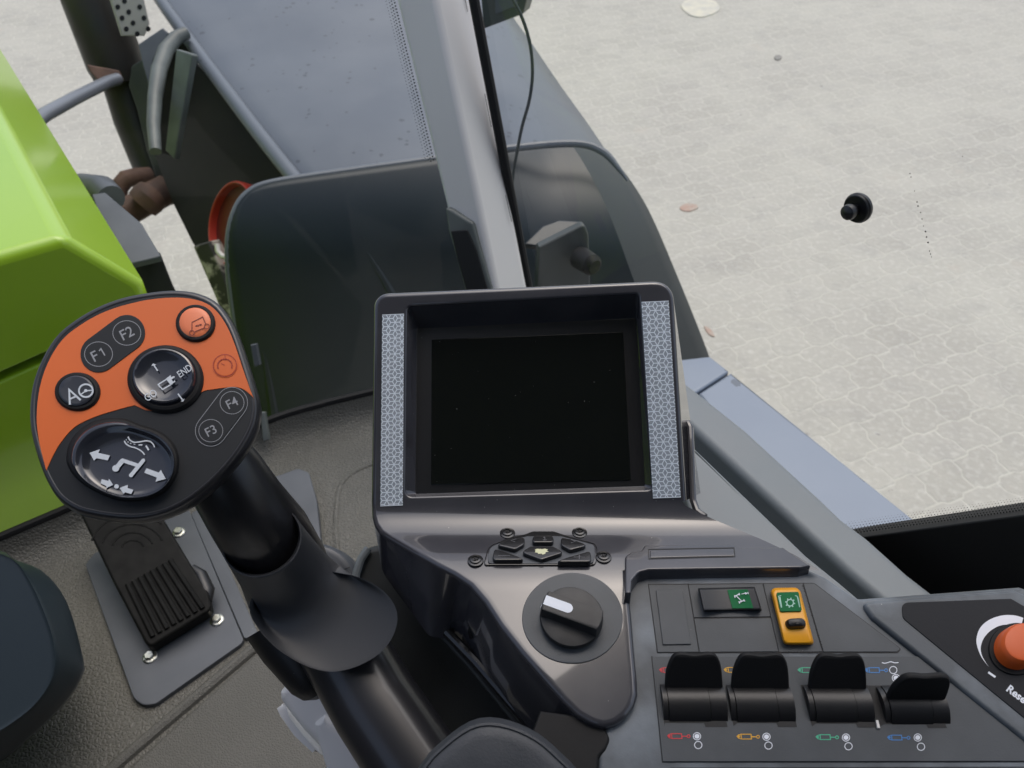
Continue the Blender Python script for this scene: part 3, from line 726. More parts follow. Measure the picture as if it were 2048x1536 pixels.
b = MB(); b.tube([P(x, y, d) for x, y, d in [(a, c, 1.12 + .10*max(0, c)/340) for a, c in catmull([(998, -60), (1024, -4), (1044, 35), (1060, 88), (1065, 145), (1059, 199), (1044, 254), (1034, 305), (1027, 345), (1024, 372)], 6, False)]], .0026, 10)
b.build('hanging_cable', M['cable'], label='thin dark cable hanging in a curve beside the pillar', cat='cable')
# ---- door sill beam
DSP = Plane((0, 0, CAM.z-.61), UZ)
ds = thing('door_sill', 'matte grey door sill beam running below the side window', 'door sill', DSP.at(1600, 1000) - UZ*.3)
ro, ri = DSP.at(1493, 857).dot(TR), DSP.at(1641, 1093).dot(TR)
def dpx(f, r): return proj(tp(f, r, CAM.z-.61))[:2]
b = MB(); b.plate([dpx(.60, ro), (1403, 786), (1493, 857), (1641, 992), (1687, 1036), (1736, 1072), (1818, 1145), dpx(-.3, ro-.01), dpx(-.3, ri-.01), (1695, 1143), (1641, 1093), (1378, 849), dpx(.62, ri)], DSP, 0, .06, .009, 6); b.build('beam', M['frame'], ds)
b = MB(); b.plate([dpx(.59, ro-.03), (1403, 812), (1493, 887), (1641, 1020), (1740, 1115), dpx(-.29, ro-.03), dpx(-.29, ri-.005), (1641, 1105), (1378, 861), dpx(.61, ri-.005)], DSP, -.06, .34, .01); b.build('inner_door_panel', M['deep'], ds)

# ================================================================== DISPLAY CONSOLE
MP = plane_px(1050, 800, .56, 45, 0)
k1p = MP.at(1050, 1040); K1 = Plane(k1p, nrm(100)); K2 = Plane(K1.at(1090, 1140), nrm(82)); SP = K2.off(-.0062)
def dep(pl, x, y): return (pl.at(x, y)-CAM).dot(AX)
def smin(a, c, k): h = max(k-abs(a-c), 0)/k; return min(a, c) - h*h*k/4
def kdepth(x, y):
    d = smin(dep(MP, x, y), dep(K1, x, y), .016) if y < 1108 else dep(K1, x, y)
    if y > 1080: d = -smin(-d, -dep(K2, x, y), .006)
    return d
con = thing('display_console', 'glossy anthracite armrest console with a dark display and keypad', 'console', P(1060, 1300, .60))
hole = rpoly([(815, 613, 12), (1278, 588, 9), (1304, 979, 10), (811, 993, 14)], 6)
b = MB()
NX = 30; YB = 1002.
def xl(y): return 753 + (y-1002)*.08
botrow = [(752 + (1365-752)*k/NX, YB) for k in range(NX+1)]
topc = rpoly([(752, YB), (757, 596, 22), (1338, 570, 34), (1365, YB)], 8)      # left-bottom ... right-bottom
outer = topc + [p for p in reversed(botrow[1:-1])]
oi = b.ring([MP.at(x, y) for x, y in outer])
h2 = [MP.uv(MP.at(x, y)) for x, y in hole]
if area(h2) < 0: h2.reverse()
hr = [b.ring([MP.xyz(u, v, -.0022*(1-math.cos(a))) for u, v in offset(h2, .0022*(1-math.sin(a)))]) for a in (0, .4, .8, 1.2, math.pi/2)]
for a, c in zip(hr, hr[1:]): b.bridge(a, c)
b.cap(oi, [hr[0]])
SC = plane3(MP.at(833, 657, -.024), MP.at(1274, 636, -.024), MP.at(1060, 985, -.005))
back = rpoly([(834, 657, 4), (1273, 637, 4), (1290, 972, 4), (831, 988, 4)], 6)
bi = b.ring([SC.at(x, y) for x, y in (back if area([MP.uv(MP.at(*q)) for q in back]) > 0 else back[::-1])])
# match the start of the recess floor to the rim so that the walls run straight
best = min(range(len(bi)), key=lambda k: (b.v[bi[k]]-b.v[hr[-1][0]]).length)
bi2 = bi[best:]+bi[:best]
if len(bi2) == len(hr[-1]): b.bridge(hr[-1], bi2)
else:
    n = len(hr[-1]); rs2 = b.ring([Vector(p) for p in resample([tuple(b.v[i]) for i in bi2], n)]); b.bridge(hr[-1], rs2)
# sheet below the display: hollow fillet, keypad shelf
def sheet(rows, n=NX):
    prev = None
    for y, xa, xb in rows:
        r_ = b.ring([P(xa + (xb-xa)*k/n, y, kdepth(xa + (xb-xa)*k/n, y)) for k in range(n+1)])
        if prev: b.bridge(prev, r_, False)
        prev = r_
ysA = [YB] + [1002 + 4.6*k for k in range(1, 31)]
def interp(t, tab):
    for (a, va), (c, vc) in zip(tab, tab[1:]):
        if t <= c: return va + (vc-va)*max(0, (t-a)/(c-a))
    return tab[-1][1]
XL = [(1002, 752), (1030, 753.5), (1045, 758), (1058, 768), (1075, 796), (1100, 840), (1140, 912), (1165, 948), (1200, 978), (1247, 1008), (1300, 1050), (1350, 1094), (1395, 1134), (1420, 1160), (1434, 1184), (1440, 1206)]
XRA = [(1002, 1365), (1012, 1372), (1022, 1392), (1040, 1430), (1080, 1526), (1110, 1590), (1140, 1640)]
sheet([(y, interp(y, XL), interp(y, XRA)) for y in ysA])
XRB = [(1138, 1243), (1160, 1245), (1236, 1253), (1300, 1258), (1358, 1263), (1385, 1264), (1405, 1258), (1425, 1243), (1436, 1226), (1440, 1210)]
ysB = [1140 + 5*k for k in range(58)] + [1428, 1432, 1436, 1440]
sheet([(y, interp(y, XL), interp(y, XRB)) for y in ysB])
# rounded edges that turn down into the side walls
def skirt(chain, nfun, r_, drop, flare=0., segs=4):
    pts = [Vector(p) for p in chain]; rings = []
    m = len(pts); outs = []
    for i in range(m):
        t = (pts[min(i+1, m-1)] - pts[max(i-1, 0)]).normalized(); n = nfun(i); outs.append((t.cross(n).normalized(), n))
    for k in range(segs+1):
        a = k/segs*math.pi/2
        rings.append(b.ring([p + o*(r_*math.sin(a)) - n*(r_*(1-math.cos(a))) for p, (o, n) in zip(pts, outs)]))
    fl_ = flare if callable(flare) else (lambda i: flare)
    rings.append(b.ring([p + o*(r_+fl_(i)) - n*drop(i) if callable(drop) else p + o*(r_+fl_(i)) - n*(r_+drop) for i, (p, (o, n)) in enumerate(zip(pts, outs))]))
    for a, c in zip(rings, rings[1:]): b.bridge(a, c, False)
mch = list(reversed(topc))                                      # right-bottom -> over the top -> left-bottom
nM = len(mch)
left = [(interp(y, XL), y) for y in ysA[1:]] + [(interp(y, XL), y) for y in ysB[1:]]
right_up = [(interp(y, XRB), y) for y in reversed(ysB)][1:]
chain2d = mch + left + right_up
chain = [MP.at(x, y) for x, y in mch] + [P(x, y, kdepth(x, y)) for x, y in left] + [P(x, y, kdepth(x, y)) for x, y in right_up]
def nf(i):
    if i < nM: return MP.n
    x, y = chain2d[i]
    if i < nM + len(left):
        f = min(1, max(0, (y-1002)/60)); n = MP.n.lerp(K1.n, f)
        if y > 1120: n = K1.n.lerp(K2.n, min(1, (y-1120)/30))
        return n.normalized()
    return K2.n
def flare(i):
    if i >= nM: return .0 if i >= nM+len(left) else .012*min(1, max(0, (chain2d[i][1]-1040)/80))
    return .010 + .011*(chain2d[i][1]-590)/410 if chain2d[i][0] > 1320 and chain2d[i][1] > 590 else (.002 if chain2d[i][1] > 640 else .0)
skirt(chain, nf, .0036, (lambda i: .05 if i < nM else (interp(chain2d[i][1], [(1002, .045), (1040, .03), (1100, .05), (1140, .066), (1440, .07)]) if i < nM+len(left) else .02)), flare)
shell = b.build('housing', M['gloss'], con, merge=.00002, angle=50)
# lower black side wall, ledge and armrest body
rl = MB(); rl.tube([P(x, y, d) for x, y, d in ((846, 1216, .56), (880, 1250, .553), (950, 1322, .54), (1044, 1432, .52), (1100, 1500, .51))], .0036, 10); rl.build('edge_rail', M['gloss_black'], con)
rl = MB(); rl.tube([P(x, y, d) for x, y, d in ((842, 1222, .562), (872, 1256, .556), (940, 1330, .545), (1030, 1440, .525), (1090, 1512, .515))], .0026, 10); rl.build('edge_rail', M['armdark'], con)
def wallpt(y, k, e=.0):
    i = min(range(nM, nM+len(left)), key=lambda j: abs(chain2d[j][1]-y)); n = nf(i); t = (chain[i+1]-chain[i-1]).normalized(); o = t.cross(n).normalized()
    return chain[i] + o*(.0036 + .012*k + e) - n*(.0036 + .066*k)
sp_ = plane3(wallpt(1200, 0), wallpt(1290, 0), wallpt(1245, 1))
ar = MB(); ar.stroke(catmull([(889, 1202), (906, 1212), (922, 1228), (935, 1252), (943, 1278)], 6, False), 7, sp_, .0006); ar.build('finger_slot', M['deep'], con)
ar = MB(); ar.stroke(catmull([(893, 1206), (907, 1217), (918, 1230), (925, 1242)], 6, False), 2.2, sp_, .0009); ar.build('slot_highlight', M['steel'], con)
# K1's right shoulder: pale matte shell beside it
pp = Plane((0, 0, CAM.z-.50), UZ)
ms = MB(); ms.plate(rpoly([(1379, 884, 3), (1500, 1000, 0), (1613, 1109, 0), (1680, 1163, 0), (1730, 1205, 0), (1690, 1230, 0), (1560, 1140, 0), (1392, 1060, 0), (1340, 900, 0)]), pp, 0, .05, .004); ms.build('side_shell', M['frame'], con)
ms = MB(); ms.tube([P(x, y, d) for x, y, d in ((1375, 845, .60), (1380, 856, .595), (1383, 920, .585), (1386, 1000, .57), (1394, 1022, .565), (1410, 1034, .56))], .0026, 10); ms.build('shell_edge', M['gloss'], con)
# display
sc_ = MB(); sc_.flat(back, SC, .0001); sc_.build('screen_frame', M['bezel'], con, flat=True)
scr = MB(); scr.plate(rpoly([(863, 679, 2), (1246, 663, 2), (1262, 960, 2), (862, 970, 2)], 4), SC, .0010, .0008, .0004, 2); scr.build('screen', M['screen'], con, label='dark switched-off display screen with dust specks')
# reflective tape strips
def clipseg(p, q, x0, y0, x1, y1):
    dx, dy = q[0]-p[0], q[1]-p[1]; t0, t1 = 0., 1.
    for pp_, qq in ((-dx, p[0]-x0), (dx, x1-p[0]), (-dy, p[1]-y0), (dy, y1-p[1])):
        if abs(pp_) < 1e-9:
            if qq < 0: return None
            continue
        r_ = qq/pp_
        if pp_ < 0: t0 = max(t0, r_)
        else: t1 = min(t1, r_)
    if t0 >= t1: return None
    return (p[0]+dx*t0, p[1]+dy*t0), (p[0]+dx*t1, p[1]+dy*t1)
for corners, wpx, hpx, v, x0, lb in (([(764.5, 630), (808, 628), (805.5, 1010), (760.5, 1012)], 44, 382, 15.8, -1, 'left, narrower strip of patterned reflective tape'),
                                     ([(1283, 604.5), (1337.5, 602), (1361.5, 994), (1306, 996)], 56, 393, 17.6, -3, 'right, wider strip of patterned reflective tape')):
    tl, tr_, br2, bl = [Vector(c) for c in corners]
    def bil(s_, t_): return tuple(tl.lerp(tr_, s_/wpx).lerp(bl.lerp(br2, s_/wpx), t_/hpx))
    b = MB(); b.plate(corners, MP, .0005, .0006, .0001, 1); tape = b.build('reflective_tape', M['tape'], con, label=lb)
    b = MB(); L = v/math.sqrt(3); dx = L*1.5
    for i in range(-1, int(wpx/dx)+3):
        for j in range(-1, int(hpx/v)+3):
            cx, cy = x0 + i*dx, j*v + (v/2 if i % 2 else 0)
            for a in range(6):
                e = (cx + L*math.cos(rad(60*a)), cy + L*math.sin(rad(60*a)))
                sgm = clipseg((cx, cy), e, .3, .3, wpx-.3, hpx-.3)
                if sgm and math.dist(*sgm) > .6: b.stroke([bil(*sgm[0]), bil(*sgm[1])], 1.75, MP, .0007)
    for sgm in (((0, 0), (wpx, 0)), ((0, hpx), (wpx, hpx))): b.stroke([bil(*sgm[0]), bil(*sgm[1])], 1.4, MP, .00075)
    b.build('line_pattern', M['tapeline'], tape, flat=True)
# trim ledge above the switch panel
b = MB(); b.plate(rpoly([(1250, 1112, 10), (1262, 1104, 4), (1283, 1100, 2), (1289, 1090, 2), (1467, 1088, 2), (1478, 1095, 2), (1566, 1094, 2), (1622, 1131, 1), (1600, 1135, 1), (1298, 1139, 6), (1277, 1144, 10), (1264, 1160, 6), (1262, 1185, 0), (1250, 1185, 0)]), K1, .0020, .020, .0012, 3); led = b.build('trim_ledge', M['gloss'], con)
b = MB(); b.stroke([(1297, 1098.5), (1468, 1095.5), (1470, 1113), (1298, 1117.5)], 1.7, K1, .0022, True); b.build('inset_groove', M['deep'], led)
b = MB(); b.plate([(1300, 1101), (1466, 1098), (1467.5, 1111), (1301, 1115)], K1, .0025, .0008, .0005, 2); b.build('inset_plate', M['gloss'], led)
# keypad
kp = cr(920, 1040, 6.4)
b = MB(); b.plate(rpoly(kp((318, 572, 20), (305, 535, 10), (365, 335, 20), (480, 285, 10), (640, 215, 10), (830, 180, 10), (930, 140, 30), (1200, 140, 30), (1330, 185, 10), (1600, 262, 10), (1750, 300, 15), (1760, 430, 15), (1745, 572, 15))), K1, .0006, .003, .0005, 2); kpad = b.build('keypad', M['gloss_black'], con, label='five-key keypad in the shelf below the screen')
b = MB(); b.plate(rpoly(kp((345, 555, 10), (385, 350, 14), (500, 295, 8), (860, 205, 8), (1290, 205, 8), (1720, 315, 10), (1728, 440, 8), (1700, 555, 10))), K1, .0010, .002, .0004, 2); b.build('keypad_base', M['steel'], kpad)
keys = [kp((452, 316, 8), (600, 250, 6), (832, 212, 8), (826, 306, 8), (704, 376, 10)), kp((930, 195, 8), (1196, 195, 8), (1204, 286, 8), (922, 288, 8)), kp((1288, 212, 8), (1420, 240, 6), (1668, 318, 8), (1412, 386, 10), (1290, 318, 8)),
        kp((900, 330, 8), (1190, 330, 8), (1345, 410, 8), (1045, 508, 10), (775, 408, 8)), kp((440, 362, 6), (600, 404, 4), (872, 512, 6), (405, 512, 8)), kp((1212, 534, 6), (1380, 470, 4), (1668, 388, 6), (1690, 534, 8))]
for kpts in keys:
    b = MB(); b.plate(rpoly(kpts, 4), K1, .0042, .0045, .0009, 3); b.build('key', M['gloss_black'], kpad)
b = MB()
b.stroke(kp((722, 240), (652, 262), (708, 280)), .9, K1, .00435); b.stroke(kp((1420, 250), (1478, 272), (1420, 294)), .9, K1, .00435)
b.stroke(kp((490, 455), (640, 455)), 1., K1, .00435); b.stroke(kp((1455, 474), (1600, 474)), 1., K1, .00435); b.stroke(kp((1527, 445), (1527, 502)), 1.6, K1, .00435)
b.stroke(kp((1065, 220), (1085, 220), (1085, 254)), 1.2, K1, .00435); b.stroke(kp((1060, 255), (1108, 255)), 1.2, K1, .00435)
b.build('key_marks', M['inkdim'], kpad, flat=True)
b = MB(); b.flat(kp((962, 376), (985, 368), (1050, 372), (1090, 366), (1130, 380), (1110, 392), (1138, 404), (1098, 412), (1090, 432), (1058, 442), (1042, 430), (1000, 436), (996, 420), (958, 412), (966, 396)), K1, .0044); b.build('worn_emblem', M['worn_ink'], kpad, flat=True)
for sx, sy in ((1015, 1067), (1159, 1066), (951, 1122), (1207, 1115)):
    c_ = K1.at(sx, sy); b = MB(); rs_ = []
    for r_, h_ in ((.0001, .0012), (.0022, .0013), (.0024, .0022), (.0036, .0020), (.0038, .0010), (.0052, .0008), (.0054, 0)):
        rs_.append(b.ring([c_ + K1.n*h_ + (K1.ex*math.cos(2*math.pi*k/24) + K1.ey*math.sin(2*math.pi*k/24))*r_ for k in range(24)]))
    for a, c in zip(rs_, rs_[1:]): b.bridge(a, c)
    s_o = b.build('screw', M['gloss_black'], con)
    b = MB()
    for a in (.5, .5+math.pi/2):
        d_ = K1.ex*math.cos(a) + K1.ey*math.sin(a); b.prism([c_ + d_*.0017 + K1.n*.0013 + K1.n.cross(d_)*.0004, c_ - d_*.0017 + K1.n*.0013 + K1.n.cross(d_)*.0004, c_ - d_*.0017 + K1.n*.0013 - K1.n.cross(d_)*.0004, c_ + d_*.0017 + K1.n*.0013 - K1.n.cross(d_)*.0004], K1.n*.0004)
    b.build('cross_slot', M['deep'], s_o)
# ---- rotary knob on its matte disc
b = MB(); b.plate(ell(1145, 1236, 101, 91, 0, 64), K2, .0008, .002, .0006, 2); b.build('knob_disc', M['matte'], con, label='matte round disc around the rotary knob')
kn = thing('rotary_knob', 'black rotary knob with a white pointer on the anthracite console', 'knob', K2.at(1142, 1240))
kc = K2.at(1142, 1240); RK = .0196
def kring(b, r_, h_, n=56): return b.ring([kc + K2.n*h_ + (K2.ex*math.cos(2*math.pi*k/n) + K2.ey*math.sin(2*math.pi*k/n))*r_ for k in range(n)])
b = MB(); q = [kring(b, r_, h_) for r_, h_ in ((.0185, .001), (.0190, .0015), (RK, .0030), (RK, .0052), (.0190, .0062), (.0140, .0072), (.0001, .0075))]
for a, c in zip(q, q[1:]): b.bridge(a, c)
b.build('dial', M['knob'], kn)
a_, c_ = K2.at(1091, 1192, .015), K2.at(1190, 1228, .015); bd = (c_-a_).normalized(); bn = K2.n.cross(bd)
def barpt(s_, t_, h_): return kc + bd*s_ + bn*t_ + K2.n*h_
def barring(b, hw, rr_, h_):
    out = []; A_ = math.asin(min(1, hw/rr_))
    for k in range(9): a = -A_ + 2*A_*k/8; out.append(barpt(rr_*math.cos(a), rr_*math.sin(a), h_))
    for k in range(9): a = math.pi - A_ + 2*A_*k/8; out.append(barpt(rr_*math.cos(a), rr_*math.sin(a), h_))
    return b.ring(out)
b = MB(); q = [barring(b, hw, rr_, h_) for hw, rr_, h_ in ((.0058, .0178, .0152), (.0064, .0185, .0149), (.0067, .0189, .0140), (.0073, .0195, .0050))]
b.cap(q[0])
for a, c in zip(q, q[1:]): b.bridge(a, c)
b.build('grip_bar', M['knob'], kn)
b = MB(); mk = [barpt(-.0180, -.0031, .0154), barpt(-.0180, .0031, .0154), barpt(-.003, .0031, .0154)] + [barpt(-.003 + .0031*math.sin(a), .0031*math.cos(a), .0154) for a in [math.pi*k/10 for k in range(1, 10)]] + [barpt(-.003, -.0031, .0154)]
t_ = b.ring(mk); b.cap(t_); lo = b.ring([p - K2.n*.0006 for p in mk]); b.bridge(t_, lo)
b.cap(b.ring([barpt(-.0181, -.0031, .0154), barpt(-.0181, .0031, .0154), barpt(-.0197, .0031, .0075), barpt(-.0197, -.0031, .0075)]))
b.build('pointer', M['white'], kn)

# ================================================================== SWITCH CONSOLE
swc = thing('switch_console', 'worn grey switch console right of the display with printed lever symbols', 'console', SP.at(1650, 1400) - UZ*.05)
b = MB(); b.plate(rpoly([(1262, 1138, 16), (1600, 1130, 6), (1650, 1152, 0), (1716, 1196, 20), (2040, 1172, 4), (2200, 1230, 0), (2250, 1750, 0), (1196, 1750, 0), (1196, 1500, 0), (1230, 1400, 0), (1252, 1200, 0)]), SP, 0, .05, .003); b.build('body', M['worn'], swc)
b = MB(); b.plate(rpoly([(1080, 1420, 0), (1200, 1436, 0), (1222, 1478, 20), (1212, 1500, 16), (1198, 1515, 10), (1192, 1640, 0), (1000, 1640, 0)]), SP, .0012, .06, .002); b.build('dark_side', M['rubber'], swc)
def panel(name, pts, m_, h_=.0007, label=None, par=None, **k):
    b = MB(); b.plate(rpoly(pts, 5), SP, h_, h_+.002, .0003, 2, **k); return b.build(name, M[m_], par or swc, label=label)
b = MB(); b.flat(rpoly([(1296, 1168, 0), (1607, 1165.5, 0), (1629, 1166, 10), (1803, 1298, 12), (1796, 1306, 6), (1314, 1306, 0)]), SP, .0002); b.build('panel_groove', M['deep'], swc, flat=True)
panel('blank_panel', [(1297.5, 1169.5), (1375.5, 1169), (1397.5, 1303.5), (1315.5, 1304.5)], 'panel')
panel('blank_cover', [(1312, 1180, 1), (1365, 1179, 1), (1382, 1288, 1), (1326, 1289, 1)], 'panel', .0016)
panel('rocker_panel', [(1377, 1169), (1525, 1167.5), (1541.5, 1233), (1388, 1234.8)], 'panel')
panel('plain_panel', [(1388.6, 1237), (1541.5, 1236), (1557, 1303), (1399, 1304)], 'panel')
panel('rocker_panel', [(1527, 1167.5), (1605, 1166.8), (1644.5, 1303), (1558.5, 1304)], 'panel')
panel('corner_panel', [(1607, 1166.8), (1628.5, 1167, 6), (1801, 1297, 9), (1794, 1303.5, 6), (1647, 1303.5)], 'panel')
# ragged edges of the hand-cut cover
for (x0, y0, x1, y1, n) in ((1389, 1236, 1541, 1235, 26), (1606, 1172, 1646, 1300, 22), (1560, 1304, 1642, 1304, 14)):
    b = MB()
    for k in range(n):
        t = k/n + random.uniform(-.01, .01); cx, cy = x0+(x1-x0)*t, y0+(y1-y0)*t; s_ = random.uniform(.5, 1.9)
        b.flat([(cx-s_*1.6, cy), (cx, cy-s_*.8), (cx+s_*1.5, cy+.2), (cx+.3*s_, cy+s_)], SP, .0009)
    b.build('ragged_cut', M['deep'], swc, flat=True)
panel('lever_panel', [(1304, 1312.5), (1837, 1312.5, 3), (2120, 1502), (2140, 1522, 0), (1325.5, 1523)], 'panel', .0009, 'dark panel printed with coloured cylinder symbols')
b = MB(); b.stroke([(1303.5, 1312), (1325, 1523.6), (2140, 1523.4)], 1.8, SP, .0003); b.stroke([(1342, 1536), (2100, 1534)], 1.6, SP, .0003); b.build('panel_groove', M['deep'], swc, flat=True)
# printed symbols
LV = .00105
def cyl_icon(b, x, y, s_=1.):
    b.stroke([(x+9*s_, y-4.6), (x+29*s_, y-4.6), (x+30*s_, y+5), (x+10*s_, y+5)], 1.7, SP, LV, True)
    b.stroke([(x+9*s_, y-4.2), (x+4*s_, y-3.2), (x+1, y-.4), (x+4.5*s_, y+3.4), (x+10*s_, y+4.6)], 1.6, SP, LV)
    b.flat(ell(x+4.5*s_, y, 2.6, 2.3, 0, 14), SP, LV); b.stroke([(x+30*s_, y+.5), (x+40*s_, y+.6)], 2.0, SP, LV)
    b.stroke(ell(x+43*s_, y+.6, 2.9, 2.9, 0, 16), 1.6, SP, LV, True)
for m_, spots_ in (('red', ((1334, 1472), (1318, 1340))), ('yellow', ((1473, 1473), (1447, 1339.5))), ('green', ((1631, 1474), (1595, 1340))), ('blue', ((1774, 1475), (1729, 1340)))):
    for x, y in spots_:
        b = MB(); cyl_icon(b, x, y); b.build('cylinder_symbol', M[m_], swc, flat=True, label=m_ + ' cylinder symbol')
for x, y, f in ((1394, 1472.5, 1), (1396.5, 1490, 0), (1533, 1473.5, 1), (1537, 1491, 0), (1692, 1475, 1), (1697, 1492.5, 0), (1835.5, 1475, 1), (1842, 1493.5, 0), (1786.5, 1340, 0), (1792, 1356, 1)):
    b = MB(); b.stroke(ell(x, y, 7.4, 7.2, 20, 28), 1.5, SP, LV, True)
    if f: b.flat(ell(x, y, 5.0, 4.8, 0, 22), SP, LV)
    b.build('position_mark', M['white'], swc, flat=True, label='white filled circle mark' if f else 'white open circle mark')
b = MB(); b.stroke(catmull([(1764, 1325), (1769, 1326.5), (1776, 1325), (1782, 1323.5), (1789, 1325.5), (1797, 1325)], 5, False), 1.8, SP, LV)
b.build('float_symbol', M['white'], swc, flat=True)
# slots under the levers
b = MB()
for q in ([(1319, 1369), (1440, 1369), (1455, 1454), (1411, 1454), (1408, 1446), (1330, 1445.5), (1329, 1452)],
          [(1452, 1370), (1577, 1370), (1594, 1454), (1556, 1454), (1553, 1446), (1475, 1446), (1467, 1452)],
          [(1601, 1370), (1735, 1370), (1752, 1455), (1716, 1455), (1711, 1447), (1632, 1447), (1624, 1453)],
          [(1736, 1371), (1860, 1371), (1894, 1456), (1856, 1456), (1852, 1448), (1770, 1448), (1755, 1455)]):
    b.flat(q, SP, LV)
b.build('lever_slots', M['deep'], swc, flat=True)
b = MB(); b.plate([(1752, 1440), (1757, 1440), (1761, 1456), (1755, 1456)], SP, .0022, .001, .0003, 2); b.build('metal_tab', M['handle'], swc)

# paddle levers: one is built, three are copies
def make_paddle(name, bx, by, phi, label):
    px_w = dep(SP, bx, by)/FPX
    root = thing(name, label, 'lever', SP.at(bx, by), 'hydraulic paddle levers')
    c = SP.at(bx, by, -.0078); R_ = .0142
    wv = SP.ey*math.cos(rad(phi)) + SP.n*math.sin(rad(phi)); nv = SP.ex.cross(wv)
    def arc(b, x0, x1, R__):
        rings = []
        for k in range(22):
            a = rad(-8 + 196*k/21); d_ = SP.ey*math.cos(a) + SP.n*math.sin(a)
            rings.append([c + SP.ex*x0 + d_*R__, c + SP.ex*x1 + d_*R__])
        A_ = b.ring([q[0] for q in rings]); B_ = b.ring([q[1] for q in rings]); b.bridge(A_, B_, False); b.cap(A_); b.cap(B_)
    b = MB(); arc(b, -.0168, .0072, R_); b.build('barrel', M['black'], root)
    b = MB(); arc(b, .0075, .0172, R_-.0003); b.build('barrel_end', M['black'], root)
    b = MB(); arc(b, -.0200, -.0171, R_-.0006); b.build('barrel_collar', M['black'], root)
    out = [(-.0172, .0), (-.0172, .010), (-.0158, .017), (-.0135, .0220), (-.0105, .0240), (-.0065, .0240), (-.0010, .0232), (.0045, .0238), (.0085, .0241), (.0122, .0225), (.0148, .0175), (.0162, .010), (.0172, 0)]
    out = catmull(out, 4, False); c0 = c + wv*(R_*.80)
    b = MB(); th = .0045; rings = []
    def rg(ins, off_):
        o2 = offset(out if area(out) > 0 else out[::-1], -ins); return b.ring([c0 + SP.ex*x + wv*y + nv*off_ for x, y in o2])
    prof = [(.0016, th/2), (.0006, th/2-.0005), (0, th/2-.0015), (0, -th/2+.0015), (.0006, -th/2+.0005), (.0016, -th/2)]
    rr = [rg(*p) for p in prof]; b.cap(rr[0]); b.cap(rr[-1])
    for a, d_ in zip(rr, rr[1:]): b.bridge(a, d_)
    b.build('blade', M['rubber'], root)
    return root
pd = make_paddle('paddle_lever', 1386, 1414, 50, 'black paddle lever above the red cylinder symbol')
dup(pd, SP.at(1520, 1415), 'black paddle lever above the yellow cylinder symbol')
dup(pd, SP.at(1676, 1416), 'black paddle lever above the green cylinder symbol')
make_paddle('paddle_lever', 1818, 1419, 76, 'black paddle lever above the lower blue cylinder symbol, tilted back towards the driver')

# rocker switch with green lens
rp = cr(1260, 1140, 5.12)
rk = thing('rocker_switch', 'black rocker switch with a green axle-lock lens', 'switch', SP.at(1458, 1205))
ro = rpoly(rp((680, 200, 25), (715, 178, 20), (1000, 190, 0), (1250, 163, 20), (1300, 195, 25), (1356, 425, 25), (1335, 442, 20), (1050, 440, 0), (765, 452, 25), (722, 430, 25)), 5)
def rock_h(x): t = (x-1393)/132; return .0074 - .0040*math.sin(math.pi*min(1, max(0, t)))
def varplate(b, pts, hf, r_, n=64):
    q = resample(pts, n); rings = []
    pc = (sum(p[0] for p in q)/n, sum(p[1] for p in q)/n)
    for s_, dh in ((.80, 0), (.885, -.0001), (.93, -.0006), (.97, -.0016), (.995, -.0032), (1, -1)):
        rings.append(b.ring([SP.at(pc[0]+(x-pc[0])*(1-(1-s_)*.55), pc[1]+(y-pc[1])*s_, (hf(x)+dh) if dh > -.5 else 0.) for x, y in q]))
    b.cap(rings[0])
    for a, c in zip(rings, rings[1:]): b.bridge(a, c)
b = MB()
# ridge-following top: strips across the rocker
xs = [1397 + 120*k/16 for k in range(17)]
def rline(x, t):                                    # t 0 = far edge, 1 = near edge
    f = (x-1397)/120
    top_ = (1397 + f*108 + 2, 1177.5 - f*2.5); bot_ = (1409 + f*112, 1222 - f*1.5)
    return (top_[0] + (bot_[0]-top_[0])*t, top_[1] + (bot_[1]-top_[1])*t)
rows_ = []
for x in xs:
    hh = rock_h(x)
    rows_.append(b.ring([SP.at(*rline(x, -.03), 0), SP.at(*rline(x, -.02), hh*.7), SP.at(*rline(x, .03), hh*.95), SP.at(*rline(x, .10), hh), SP.at(*rline(x, .88), hh), SP.at(*rline(x, .95), hh*.93), SP.at(*rline(x, 1.0), hh*.6), SP.at(*rline(x, 1.02), 0)]))
endL = b.ring([SP.at(*rline(1394, t), 0) for t in (-.03, -.02, .03, .10, .88, .95, 1.0, 1.02)]); endR = b.ring([SP.at(*rline(1520.5, t), 0) for t in (-.03, -.02, .03, .10, .88, .95, 1.0, 1.02)])
b.bridge(endL, rows_[0], False)
for a, c in zip(rows_, rows_[1:]): b.bridge(a, c, False)
b.bridge(rows_[-1], endR, False)
b.build('rocker', M['switch'], rk, angle=40)
b = MB(); gx = [1458 + 45*k/8 for k in range(9)]
A_ = b.ring([SP.at(*rline(x, .075), rock_h(x)+.0003) for x in gx]); B_ = b.ring([SP.at(*rline(x, .90), rock_h(x)+.0003) for x in gx]); b.bridge(A_, B_, False)
ln = b.build('lens', M['lens'], rk)
LP = plane3(SP.at(*rline(1462, .2), rock_h(1462)+.0007), SP.at(*rline(1500, .2), rock_h(1500)+.0007), SP.at(*rline(1480, .85), rock_h(1480)+.0006))
b = MB()
b.stroke(rp((1085, 262), (1145, 320)), 1.6, LP, .0003); b.stroke(rp((1072, 270), (1122, 245)), 2.0, LP, .0003); b.stroke(rp((1120, 330), (1172, 310)), 2.0, LP, .0003)
for q in (((1076, 285), (1070, 258)), ((1124, 258), (1116, 235)), ((1124, 342), (1114, 320)), ((1176, 322), (1164, 300))): b.stroke(rp(*q), 1.8, LP, .0003)
